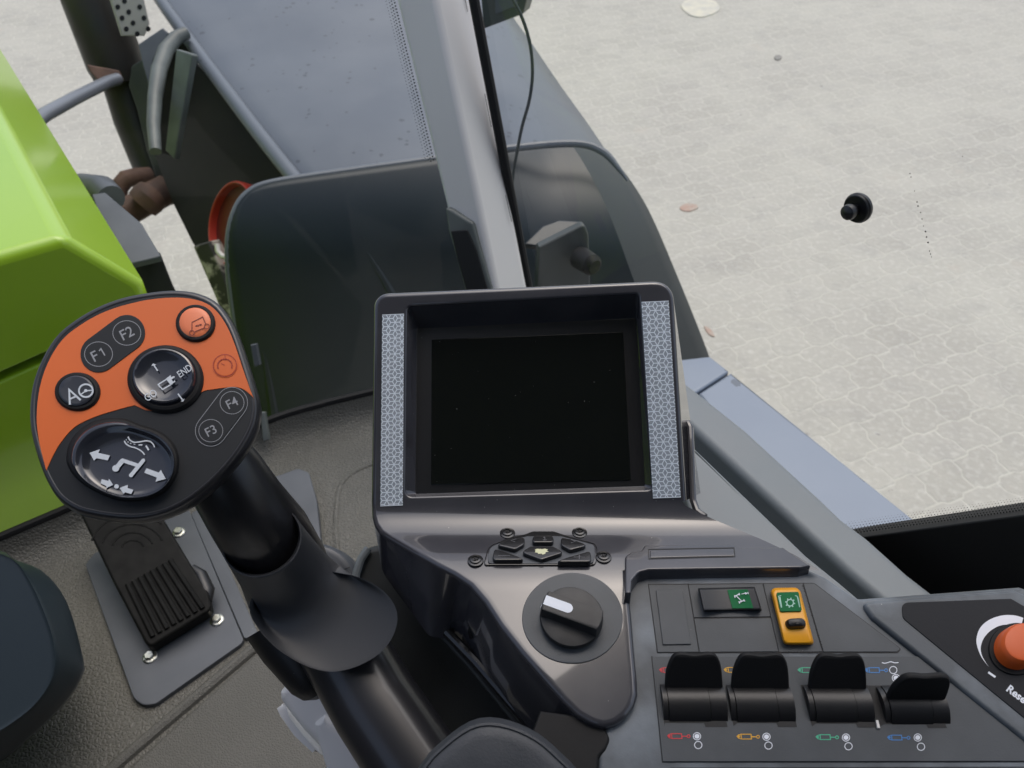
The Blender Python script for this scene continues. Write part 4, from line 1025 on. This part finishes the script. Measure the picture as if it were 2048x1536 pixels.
b.stroke(rp((1142, 246), (1180, 238)), 1.3, LP, .0003); b.flat(rp((1176, 226), (1208, 238), (1182, 252)), LP, .0003); b.stroke(rp((1206, 224), (1212, 248)), 1.3, LP, .0003)
b.build('axle_symbol', M['white'], ln, flat=True)
# yellow rocker
yk = thing('rocker_switch', 'yellow rocker switch with a black slider and green gear lens', 'switch', SP.at(1582, 1230))
b = MB(); yo = rpoly(rp((1436, 218, 26), (1466, 183, 20), (1702, 178, 20), (1745, 212, 26), (1884, 745, 26), (1868, 766, 16), (1600, 768, 22), (1568, 745, 26)), 6)
def yh(x, y): t = (y-1176)/114; return .0062 + .0012*abs(t-.35) - .0016*max(0, (t-.72)/.28)**2
q = resample(yo, 72); pcx = sum(p[0] for p in q)/72; pcy = sum(p[1] for p in q)/72; rings = []
for s_, dh in ((.80, 0), (.87, -.0001), (.92, -.0008), (.965, -.0022), (.99, -.004), (1.0, None)):
    rings.append(b.ring([SP.at(pcx + (x-pcx)*(1-(1-s_)*1.2), pcy + (y-pcy)*(1-(1-s_)*.65), (yh(x, y)+dh) if dh is not None else 0) for x, y in q]))
b.cap(rings[0])
for a, c in zip(rings, rings[1:]): b.bridge(a, c)
b.build('rocker', M['yplast'], yk, angle=60)
YP = SP.off(.0070)
b = MB(); b.plate(rpoly(rp((1497, 228, 4), (1727, 222, 4), (1762, 420, 4), (1540, 425, 4)), 3), YP, .0003, .001, .0002, 2); ln = b.build('lens', M['lens'], yk)
b = MB(); g_ = rp((1640, 335))[0]
b.stroke(ell(*g_, 6.6, 6.6, 0, 24), 2., YP, .0005, True)
for k in range(8): a = rad(45*k+10); b.stroke([(g_[0]+7*math.cos(a), g_[1]+7*math.sin(a)), (g_[0]+10*math.cos(a), g_[1]+10*math.sin(a))], 2.4, YP, .0005)
b.stroke(rp((1548, 262), (1520, 268), (1548, 385)), 1.3, YP, .0005); b.stroke(rp((1534, 275), (1552, 385)), 2.4, YP, .0005)
b.stroke(rp((1690, 262), (1712, 268), (1740, 380)), 1.3, YP, .0005); b.stroke(rp((1716, 275), (1738, 380)), 2.4, YP, .0005)
b.build('gear_symbol', M['lensink'], ln, flat=True)
b = MB(); b.lathe_out(rpoly(rp((1578, 512, 30), (1786, 502, 30), (1806, 600, 36), (1606, 610, 36)), 6), YP, [(0, .0042), (.5, .0040), (.8, .0032), (.96, .0015), (1, -.001)], 48); b.build('slider', M['black'], yk)
# black label panel with reset button
b = MB(); b.plate(rpoly([(1722, 1204, 12), (1770, 1198, 0), (2030, 1178, 8), (2200, 1260, 0), (2200, 1600, 0), (1745, 1236, 10)]), SP, .0030, .01, .0028, 4); b.build('raised_wing', M['worn'], swc)
b = MB(); b.plate(rpoly([(1803, 1205, 26), (2022, 1197, 6), (2200, 1300, 0), (2200, 1560, 0), (1806, 1236, 16)], 8), SP, .0036, .001, .0003, 2); b.build('black_label', M['label'], swc)
zr = cr(1648, 1040, 5.12); LB = .0038
b = MB(); b.flat(zr(*(catmull([(1685, 1502), (1610, 1400), (1568, 1290), (1562, 1210), (1590, 1120), (1650, 1050), (1740, 1000), (1850, 974), (1960, 978), (2042, 1003)], 5, False) + [(2012, 1100)] + catmull([(2005, 1098), (1940, 1078), (1860, 1072), (1780, 1090), (1700, 1138), (1640, 1205), (1607, 1290), (1612, 1370), (1640, 1432), (1683, 1498)], 5, False))), SP, LB)
zs = cr(1648, 1236, 5.12); b.stroke(zs((1682, 555), (1755, 605)), 4.2, SP, LB)
b.build('dial_marks', M['white'], swc, flat=True)
b = MB(); b.text('Reset', 2037, 1391, 15.5, -37, SP, LB, 1.12, 0., .030); b.build('lettering', M['white'], swc, flat=True)
rb = thing('reset_button', 'orange reset button at the right edge above the word Reset', 'button', SP.at(2026, 1302))
b = MB(); b.lathe_out(ell(2027, 1303, 56, 52, 0, 56), SP, [(.86, .0046), (.98, .0046), (1, .0040), (1, .002)], 56); b.build('collar', M['rubber'], rb)
b = MB(); b.lathe_out(ell(2027, 1302, 48, 45, 0, 56), SP, [(0, .0150), (.4, .0149), (.70, .0145), (.80, .0140), (.87, .0126), (.92, .0105), (.97, .004), (1, .003)], 56); b.build('cap', M['oplast'], rb)

# ================================================================== ARMREST BODY, PAD, HANDLE
ab = thing('armrest_base', 'dark matte armrest base between the control stick and the console', 'console', P(860, 1500, .65))  # base of the armrest, below the display console
b = MB(); b.plate(rpoly([(733, 1094, 14), (722, 1110, 10), (706, 1160, 20), (700, 1220, 0), (740, 1300, 0), (860, 1540, 0), (900, 1800, 0), (1250, 1800, 0), (1250, 1450, 0), (1050, 1240, 0), (930, 1130, 0), (790, 1080, 0), (746, 1090, 8)]), plane_px(850, 1300, .60, 62, -8), 0, .04, .006, 4); b.build('base_panel', M['armdark'], ab)
b = MB(); b.tube([P(x, y, d) for x, y, d in ((736, 1097, .626), (722, 1118, .622), (713, 1145, .618), (709, 1170, .615))], .0032, 10); b.build('edge_bead', M['frame'], ab)
b = MB(); b.lathe_out(ell(636, 1168, 88, 80, 20, 48), plane_px(640, 1170, .655, 60, 0), [(.0, .012), (.80, .012), (.92, .010), (.985, .005), (1, 0), (1, -.02)], 48); b.build('swivel_collar', M['steel'], ab)
b = MB(); b.stroke([(664, 1144), (690, 1138), (700, 1134)], 1.6, plane_px(640, 1170, .655, 60, 0), .0124); b.build('collar_seam', M['deep'], ab)
pad_px = catmull([(846, 1522), (882, 1483), (923, 1451), (953, 1437), (984, 1434), (1021, 1441), (1058, 1456), (1089, 1475), (1119, 1502), (1160, 1545), (1240, 1660), (1280, 1850), (1000, 1950), (760, 1850), (780, 1640)], 5)
b = MB(); b.lathe_out(pad_px, plane_px(1000, 1500, .44, 66, 0), [(0, .020), (.5, .020), (.78, .0195), (.875, .0175), (.90, .0165), (.915, .0172), (.94, .0168), (.97, .013), (.99, .007), (1, -.002), (1, -.03)], 80, (1000, 1640))
b.build('armrest_pad', M['pad'], label='dark padded armrest end at the bottom edge of the view', cat='armrest')
gh = thing('adjusting_handle', 'light grey plastic handle behind the control stick at the bottom', 'handle', P(630, 1500, .70))
b = MB(); b.plate(rpoly([(583, 1359, 10), (565, 1371, 10), (555, 1384, 10), (556, 1401, 14), (578, 1432, 30), (604, 1464, 30), (633, 1494, 0), (720, 1530, 0), (680, 1420, 0), (640, 1370, 0)], 6), plane_px(600, 1420, .66, 55, -20), 0, .02, .008, 5); b.build('lever_head', M['handle'], gh)
b = MB(); b.plate(rpoly([(559, 1402, 4), (570, 1425, 0), (596, 1462, 0), (634, 1497, 0), (640, 1512, 0), (600, 1482, 20), (568, 1440, 20)], 5), plane_px(600, 1450, .675, 55, -20), 0, .02, .005, 4); b.build('lower_rim', M['handle'], gh)
b = MB(); b.plate(rpoly([(646, 1426, 10), (622, 1446, 14), (624, 1468, 20), (640, 1520, 0), (664, 1600, 0), (760, 1600, 0), (700, 1460, 0)], 6), plane_px(650, 1480, .645, 55, -20), 0, .02, .009, 5); b.build('shank', M['handle'], gh)

# ================================================================== CONTROL STICK
js = thing('control_grip', 'black control stick with an orange button face and printed keys', 'control stick', P(760, 1480, .55))
JP = plane_px(290, 810, .47, 62, 14)
hd = cr(0, 540, 2.381)
head_px = catmull(hd((700, 98), (830, 86), (940, 100), (1030, 142), (1090, 212), (1130, 290), (1165, 390), (1200, 500), (1228, 600), (1234, 670), (1215, 755), (1160, 855), (1085, 950), (1000, 1035), (900, 1112), (800, 1163), (680, 1192), (560, 1192), (440, 1175), (350, 1150), (270, 1095), (215, 1010), (178, 920), (148, 820), (131, 720), (135, 600), (157, 500), (200, 400), (262, 305), (340, 238), (450, 172), (570, 125)), 4)
b = MB(); b.lathe_out(head_px, JP, [(.925, 0), (.94, .0004), (.955, .0006), (.975, 0), (.99, -.002), (1.0, -.0065), (.995, -.011), (.97, -.017), (.90, -.026), (.78, -.035), (.5, -.043), (0, -.046)], 96); b.build('head', M['head'], js, angle=60)
c0 = Vector((sum(p[0] for p in head_px)/len(head_px), sum(p[1] for p in head_px)/len(head_px)))
face_px = [tuple(c0 + (Vector(p)-c0)*.938) for p in head_px]
b = MB(); b.plate(face_px, JP, .0006, .003, .0003, 2); b.build('dark_face', M['facedark'], js)
or_px = catmull(hd((216, 958), (182, 820), (170, 700), (185, 560), (225, 440), (290, 335), (380, 260), (500, 195), (640, 152), (760, 132), (880, 130), (970, 150), (1030, 190), (1080, 260), (1120, 350), (1160, 470), (1195, 570)), 4, False) + hd((1212, 612)) + catmull(hd((1206, 604), (1165, 570), (1110, 558), (980, 574)), 3, False) + hd((900, 610), (790, 680), (690, 668), (640, 645)) + catmull(hd((640, 645), (540, 672), (440, 705), (350, 752), (282, 830), (245, 895), (216, 958)), 4, False)[1:-1]
oc = Vector((290, 740)); or_px = [tuple(oc + (Vector(p)-oc)*.992) for p in or_px]
b = MB(); b.plate(or_px, JP, .0010, .0012, .0001, 1); b.build('orange_face', M['orange'], js)
FH = .0013
zA = cr(40, 570, 7.877); zB = cr(250, 570, 6.983); zC = cr(40, 740, 7.877); zD = cr(130, 830, 8.533); zE = cr(240, 690, 6.827)
def capsule(a, c, r_, n=14):
    a, c = Vector(a), Vector(c); an = math.degrees(math.atan2((c-a).y, (c-a).x))
    return ell(c.x, c.y, r_, r_, 0, n, an-90, an+90) + ell(a.x, a.y, r_, r_, 0, n, an+90, an+270)
f1, f2 = zA((1237, 1088), (1683, 755)); f3, f4 = zE((1240, 1170), (1530, 788))
b = MB(); b.plate(capsule(f1, f2, 36.5), JP, .0015, .0008, .0002, 2); fk = b.build('function_keys', M['facedark'], js, label='dark oval key pair printed F1 and F2')
b = MB()
for c in (f1, f2): b.stroke(ell(*c, 28, 24.5, 0, 44), 1.2, JP, FH+.0003, True)
b.text('F', f1[0]-7.5, f1[1]+4, 21, 27, JP, FH+.0004, 1.0, 0., .006); b.stroke(zA((1246, 1040), (1275, 1005), (1338, 1112)), 2.6, JP, FH+.0004); b.text('F2', f2[0], f2[1], 21, 27, JP, FH+.0004, 1.0, 0., .006); b.build('key_print', M['inkgrey'], fk, flat=True)
b = MB(); b.plate(capsule(f3, f4, 29), JP, .0011, .0008, .0002, 2); fk2 = b.build('function_keys', M['facedark'], js, label='outlined dark oval key pair printed F3 and F4')
b = MB(); b.stroke(capsule(f3, f4, 31), 1.1, JP, FH, True)
for c in (f3, f4): b.stroke(ell(*c, 24, 22.5, 0, 40), 1.1, JP, FH, True)
b.text('F3', f3[0], f3[1], 18, 27, JP, FH, 1.0, 0., .004); b.text('F4', f4[0], f4[1], 18, 27, JP, FH, 1.0, 0., .004); b.build('key_print', M['inkgrey'], fk2, flat=True)
# orange push button with the cab symbol
oc_ = zB((995, 550))[0]
b = MB(); b.lathe_out(ell(*oc_, 39.5, 37, 0, 48), JP, [(.80, .0030), (.84, .0032), (.93, .0030), (1, .0018), (1, 0)], 48); rg_ = b.build('button_ring', M['rubber'], js)
b = MB(); b.lathe_out(ell(oc_[0], oc_[1], 32.5, 30.5, 0, 48), JP, [(0, .0042), (.6, .0041), (.85, .0037), (.96, .0030), (1, .0015)], 48); ob_ = b.build('push_button', M['obtn'], js, label='pale orange round button with a dark frame symbol')
b = MB(); OH = .0044
b.stroke(zB((1130, 545), (1085, 445), (935, 522), (935, 635)), 1.7, JP, OH); b.stroke(zB((978, 650), (1105, 598)), 1.7, JP, OH)
for c in zB((935, 668), (1142, 578)): b.stroke(ell(*c, 4.9, 4.9, 0, 22), 1.6, JP, OH, True)
b.flat(zB((978, 575), (1012, 548), (1015, 580)), JP, OH); b.flat(zB((1040, 540), (1080, 548), (1048, 570)), JP, OH); b.stroke(zB((1018, 572), (1040, 556)), 2.2, JP, OH)
b.build('frame_symbol', M['inkbrown'], ob_, flat=True)
# flat cruise key
tc_ = zE((1432, 280))[0]
b = MB(); b.plate(ell(*tc_, 22, 21, 0, 40), JP, .0013, .0006, .0002, 2); ck = b.build('cruise_key', M['orange'], js)
b = MB(); b.stroke(ell(*tc_, 23.5, 22.2, 0, 44), 1.6, JP, FH+.0003, True); b.stroke(ell(*tc_, 14.2, 13, 0, 30, 150, 385), 1.9, JP, FH+.0003)
for k in range(12): a = rad(160 + 20*k); b.stroke([(tc_[0]+13*math.cos(a), tc_[1]+12*math.sin(a)), (tc_[0]+16.2*math.cos(a), tc_[1]+15*math.sin(a))], 1.2, JP, FH+.0003)
b.stroke(zE((1432, 130), (1436, 210)), 1.2, JP, FH+.0003); b.stroke(zE((1380, 250), (1430, 275)), 1.2, JP, FH+.0003); b.build('gauge_symbol', M['inkred'], ck, flat=True)
# auto-steer button
ac = zC((922, 355))[0]
b = MB(); b.lathe_out(ell(*ac, 45.5, 38.5, 0, 56), JP, [(.78, .0026), (.82, .0030), (.92, .0028), (1, .0016), (1, 0)], 56); b.build('button_ring', M['rubber'], js)
b = MB(); b.lathe_out(ell(*ac, 36.5, 31.5, 0, 48), JP, [(0, .0038), (.6, .0040), (.85, .0041), (.95, .0035), (1, .0015)], 48); ab_ = b.build('push_button', M['btn2'], js, label='dark round button with an A and a steering wheel')
b = MB(); AH = .0044; b.stroke(zC((785, 545), (775, 310), (955, 475)), 4.2, JP, AH); b.stroke(zC((790, 455), (890, 412)), 3.4, JP, AH)
wc_ = zC((1037, 325))[0]; b.stroke(ell(*wc_, 13.8, 12.8, 0, 36), 3.4, JP, AH, True); b.stroke(zC((965, 380), (1037, 328), (1145, 318)), 2.4, JP, AH); b.flat(ell(*wc_, 3.4, 3.2, 0, 16), JP, AH+.0001)
b.build('steering_symbol', M['ink'], ab_, flat=True)
# round four-way button
cc = zE((632, 478))[0]
b = MB(); b.lathe_out(ell(*cc, 76, 67.5, 0, 64), JP, [(.83, .0040), (.87, .0042), (.94, .0036), (1, .0018), (1, 0)], 64); b.build('button_ring', M['rubber'], js)
bc = zE((633, 468))[0]
b = MB(); b.lathe_out(ell(*bc, 65, 57.5, 0, 64), JP, [(0, .0042), (.5, .0043), (.72, .0050), (.82, .0061), (.88, .0064), (.93, .0061), (.98, .0046), (1, .002)], 64); rb_ = b.build('four_way_button', M['btn'], js, label='glossy round four-way button with arrows, GO and END')
b = MB(); BH = .0067
b.stroke(zE((515, 352), (462, 275)), 2.6, JP, BH); b.flat(zE((428, 286), (452, 250), (492, 268)), JP, BH)
b.stroke(zE((790, 665), (852, 745)), 2.6, JP, BH+.0003); b.flat(zE((828, 768), (862, 772), (884, 732)), JP, BH+.0003)
BH = .0067
b.text('GO', *zE((418, 685))[0], 15, 34, JP, BH, .82, .0, .004); b.text('END', *zE((882, 352))[0], 13.5, 34, JP, BH, .80, .0, .004)
b.stroke(zE((520, 540), (650, 458), (710, 530), (582, 608)), 2.4, JP, BH, True)
b.flat(zE((625, 462), (690, 410), (700, 440), (738, 425), (748, 440), (705, 470), (722, 500), (748, 480), (755, 500), (690, 545)), JP, BH+.0001)
b.build('four_way_print', M['ink'], rb_, flat=True)
# big rocker
rc_px = catmull(zD((96, 760), (125, 560), (228, 380), (400, 225), (610, 138), (850, 106), (1050, 130), (1250, 210), (1450, 270), (1655, 375), (1805, 540), (1872, 740), (1855, 950), (1772, 1130), (1625, 1290), (1400, 1392), (1150, 1424), (900, 1402), (650, 1312), (400, 1182), (218, 1020), (128, 880)), 4)
rcc = Vector((245, 925)); 
b = MB(); b.loft_px([([tuple(rcc+(Vector(p)-rcc)*s_) for p in rc_px], h_) for s_, h_ in ((.97, .003), (1.0, .0036), (1.035, .0034), (1.06, .0024), (1.085, .0008))], JP, 80); b.build('button_ring', M['rubber'], js)
dish = catmull(zD((338, 850), (352, 680), (450, 520), (650, 395), (900, 318), (1150, 318), (1350, 370), (1550, 468), (1700, 620), (1792, 780), (1805, 950), (1745, 1105), (1600, 1240), (1400, 1330), (1150, 1365), (900, 1350), (660, 1260), (470, 1120), (370, 980)), 4)
def mixpx(a, c, t, n=80):
    A_, C_ = resample(a, n), resample(c, n); return [tuple(Vector(p).lerp(Vector(q), t)) for p, q in zip(A_, C_)]
b = MB(); b.loft_px([([tuple(Vector((252, 938))+(Vector(p)-Vector((252, 938)))*.5) for p in dish], .0050), ([tuple(Vector((252, 938))+(Vector(p)-Vector((252, 938)))*.85) for p in dish], .0051), (dish, .0056), (mixpx(dish, rc_px, .25), .0066), (mixpx(dish, rc_px, .55), .0080), (mixpx(dish, rc_px, .78), .0085), (mixpx(dish, rc_px, .92), .0076), (rc_px, .0055), (rc_px, .002)], JP, 80)
rk2 = b.build('large_rocker', M['btn'], js, angle=60, label='large glossy dished rocker with white lifting symbols')
b = MB(); RH = .0062
b.flat(zD((418, 645), (596, 585), (568, 645), (768, 692), (728, 775), (540, 735), (496, 776)), JP, RH)
b.flat(zD((1390, 908), (1600, 982), (1636, 938), (1720, 1088), (1545, 1138), (1568, 1068), (1352, 985)), JP, RH)
b.flat(zD((628, 1095), (738, 1125), (752, 1088), (822, 1192), (706, 1248), (702, 1210), (604, 1165)), JP, RH)
b.flat(zD((935, 1245), (1072, 1192), (1068, 1245), (1168, 1278), (1128, 1348), (1024, 1318), (1000, 1350)), JP, RH)
b.flat(ell(*zD((880, 1218))[0], 4.6, 4.3, 0, 20), JP, RH)
b.stroke(zD((865, 915), (985, 775)), 9.5, JP, RH); b.stroke(zD((985, 775), (1240, 860)), 7.5, JP, RH+.00004); b.stroke(zD((1130, 1025), (1335, 775)), 7.5, JP, RH+.00008)
for c, r_ in (((865, 910), 7), ((985, 775), 4.2), ((1335, 775), 3.8), ((1128, 1028), 4.2)): b.flat(ell(*zD(c)[0], r_, r_*.95, 0, 20), JP, RH+.00012)
b.stroke(catmull(zD((1075, 370), (1110, 430), (1180, 465), (1260, 460), (1380, 440), (1460, 455), (1505, 500), (1530, 550)), 5, False), 2.6, JP, RH)
b.stroke(catmull(zD((1015, 440), (1040, 490), (1110, 535), (1200, 560), (1280, 600), (1330, 640), (1358, 680)), 5, False), 2.6, JP, RH)
for q in (((1040, 415), (1050, 430)), ((1068, 455), (1085, 466)), ((1108, 482), (1132, 490)), ((1172, 495), (1200, 500))): b.stroke(zD(*q), 1.6, JP, RH)
b.stroke(zD((1258, 512), (1320, 510)), 2.8, JP, RH); b.stroke(zD((1382, 522), (1430, 600)), 3.6, JP, RH)
b.build('lifting_symbols', M['ink'], rk2, flat=True)
# neck of the grip
b = MB(); b.tube([P(x, y, d) for x, y, d in ((372, 820, .505), (412, 890, .505), (450, 950, .508), (490, 1013, .522), (533, 1073, .548), (566, 1131, .580), (585, 1195, .61))], [.015, .0215, .0248, .0270, .0304, .032, .032], 36); b.build('neck', M['grip'], js)
# sleeve that flares into the hand rest
g0, g1 = P(486, 1015, .515), P(545, 1140, .538)
fl_px = catmull([(600, 1146), (640, 1141), (680, 1146), (722, 1156), (762, 1178), (788, 1208), (795, 1240), (784, 1276), (760, 1306), (725, 1328), (690, 1340), (655, 1343), (615, 1333), (575, 1312), (540, 1284), (512, 1250), (498, 1212), (518, 1176), (558, 1154)], 5)
FLG = plane_px(660, 1235, .535, 66, -10)
NR = 72; cR = Vector((523, 1080)); cF = Vector((640, 1238))
rim = ell(523, 1080, 83, 72, -30, 720)
def polar(pts, c):
    tab = sorted((math.atan2(p[1]-c.y, p[0]-c.x), math.hypot(p[0]-c.x, p[1]-c.y)) for p in pts)
    def f(a):
        for (a0, r0_), (a1, r1_) in zip(tab, tab[1:]):
            if a0 <= a <= a1: return r0_ + (r1_-r0_)*((a-a0)/max(a1-a0, 1e-9))
        return tab[0][1]
    return f
fR, fF = polar(rim, cR), polar(resample(fl_px, 400), cF)
RIMP = Plane(P(523, 1080, .522), nrm(60, 0))
b = MB(); secs = []
def sec(t, shrink=0., drop=0.):
    # t = 0 rim ... 1 flange edge; radius opens late, like a trumpet
    e_ = t**2.6; c = cR.lerp(cF, min(1, t*1.05)**.9); out = []
    for k in range(NR):
        a = -math.pi + 2*math.pi*k/NR
        rr_ = (fR(a)*(1-e_) + fF(a)*e_) - shrink; x, y = c.x + rr_*math.cos(a), c.y + rr_*math.sin(a)
        da, db = dep(RIMP, x, y), dep(FLG, x, y)
        dd = da + (db-da)*min(1, t) + .028*math.sin(math.pi*min(1, t*.96))*(1-.45*t)
        out.append(P(x, y, dd + drop))
    return b.ring(out)
secs.append(sec(0, 9, .03)); secs.append(sec(0, 6, .004)); secs.append(sec(0, 3, .0))
for t in (0, .02, .12, .25, .38, .5, .62, .72, .80, .87, .93, .97, .99, 1.0): secs.append(sec(t, 0 if t < .98 else (.5 if t < 1 else 0)))
secs.append(sec(1, 1, .004)); secs.append(sec(1, 12, .012))
for a, c in zip(secs, secs[1:]): b.bridge(a, c)
b.build('hand_rest', M['skirt'], js, angle=60)
b = MB(); b.tube([P(x, y, d) for x, y, d in ((560, 1240, .585), (585, 1290, .582), (610, 1335, .58), (624, 1362, .579), (634, 1380, .579), (640, 1390, .580))], [.026, .023, .019, .0165, .012, .005], 28); b.build('pivot_boot', M['black'], js)
b = MB(); b.tube([P(x, y, d) for x, y, d in ((650, 1230, .575), (700, 1318, .565), (752, 1410, .55), (812, 1500, .535), (880, 1600, .52), (960, 1720, .50))], [.030, .0305, .0305, .0305, .0305, .0305], 40); b.build('stem', M['head'], js)

# ================================================================== PEDAL AND STEERING COLUMN
plp = FLP.off(.008)
pl = thing('pedal_plate', 'dark steel floor plate bolted under the accelerator pedal', 'floor plate', FLP.at(330, 1230))
z7 = cr(0, 980, 2.762)
b = MB(); b.plate(rpoly(z7((470, 410, 10), (520, 350, 20), (1020, 95, 14), (1048, 118, 8), (1345, 826, 8), (1330, 850, 10), (860, 1180, 26), (790, 1190, 26), (738, 1150, 26)), 5), plp, 0, .008, .001); b.build('main_plate', M['steel'], pl)
b = MB(); b.plate(rpoly(z7((1053, 128, 6), (1090, 108, 8), (1118, 120, 12), (1160, 190, 0), (1425, 790, 6), (1350, 822, 5)), 5), plp, 0, .008, .001); b.build('side_strip', M['steel'], pl)
for x, y in z7((988, 236), (1200, 720), (830, 924)):
    c = plp.at(x, y); bo = MB(); rs_ = []
    for r_, h_, n6 in ((.0001, .0075, 0), (.0052, .0075, 1), (.0060, .0068, 1), (.0062, .0028, 1), (.0085, .0024, 0), (.0096, .0014, 0), (.0096, 0, 0)):
        rs_.append(bo.ring([c + plp.n*h_ + (plp.ex*math.cos(2*math.pi*k/36) + plp.ey*math.sin(2*math.pi*k/36))*(r_/(math.cos((2*math.pi*k/36) % (math.pi/3) - math.pi/6) if n6 else 1)*(.93 if n6 else 1)) for k in range(36)]))
    for a, d_ in zip(rs_, rs_[1:]): bo.bridge(a, d_)
    bo.build('flange_bolt', M['bolt'], pl)
b = MB(); b.plate(rpoly([(480, 1000, 0), (546, 954, 6), (596, 936, 10), (618, 944, 12), (634, 1000, 0), (645, 1110, 0), (560, 1150, 0)]), FLP.off(.02), 0, .02, .002); b.build('rear_floor_plate', M['steel'], label='dark floor plate showing behind the neck of the control stick', cat='floor plate')
ped = thing('accelerator_pedal', 'black ribbed accelerator pedal below the orange button face', 'pedal', FLP.at(300, 1200))
PDP = Plane(FLP.at(295, 1290, .035), (UZ - TF*.25).normalized())
b = MB(); b.plate(rpoly(z7((438, 120, 0), (880, 120, 0), (910, 170, 10), (1060, 420, 10), (1150, 560, 20), (1168, 640, 20), (1155, 668, 16), (830, 868, 20), (800, 842, 20), (620, 500, 0)), 5), PDP, 0, .022, .004, 4); b.build('tread', M['pedal'], ped)
b = MB()
for i in range(8):
    t = i/7; x0, y0 = 705 + (940-705)*t, 520 + (388-520)*t; x1, y1 = 845 + (1120-845)*t, 810 + (655-810)*t
    p_, q_ = z7((x0, y0), (x1, y1)); b.tube([PDP.at(*p_, -.001), PDP.at(*p_, .0008), PDP.at(*q_, .0008), PDP.at(*q_, -.001)], [.002, .0036, .0036, .002], 10)
b.build('ribs', M['pedal'], ped)
b = MB()
for r_ in (60, 110, 165, 225):
    q_ = [(735 + r_*1.05*math.cos(rad(a)), 330 + r_*.85*math.sin(rad(a))) for a in range(-165, -20, 9)]
    b.tube([PDP.at(*p_, -.0006) for p_ in z7(*[c for c in q_ if 470 < c[0] < 905])], .0016, 8)
b.build('arc_ribs', M['pedal'], ped)
b = MB(); b.tube([PDP.at(*p_, -.012) for p_ in z7((1060, 430), (1105, 470), (1140, 560), (1140, 620))], [.006, .010, .012, .008], 12); b.build('pivot_pad', M['black'], ped)
stc = thing('steering_column', 'dark teal plastic steering column cover at the left edge', 'steering column', P(20, 1450, .95))
so = catmull([(-160, 1075), (0, 1102), (25, 1118), (80, 1139), (122, 1183), (147, 1241), (168, 1326), (166, 1348), (138, 1397), (72, 1464), (-20, 1535), (-200, 1600), (-360, 1330)], 5)
ti = catmull([(-160, 1080), (-40, 1100), (20, 1116), (50, 1160), (75, 1215), (95, 1270), (100, 1330), (85, 1375), (40, 1425), (-60, 1480), (-200, 1520), (-330, 1330), (-250, 1150)], 5)
STP = plane_px(80, 1330, .90, 58, 10)
b = MB(); b.loft_px([(mixpx(ti, so, 0.), .05), (mixpx(ti, so, .15), .052), (mixpx(ti, so, .3), .047), (mixpx(ti, so, .7), .025), (mixpx(ti, so, .93), .010), (so, .0), (so, -.10)], STP, 80); b.build('cover', M['teal'], stc, angle=60)
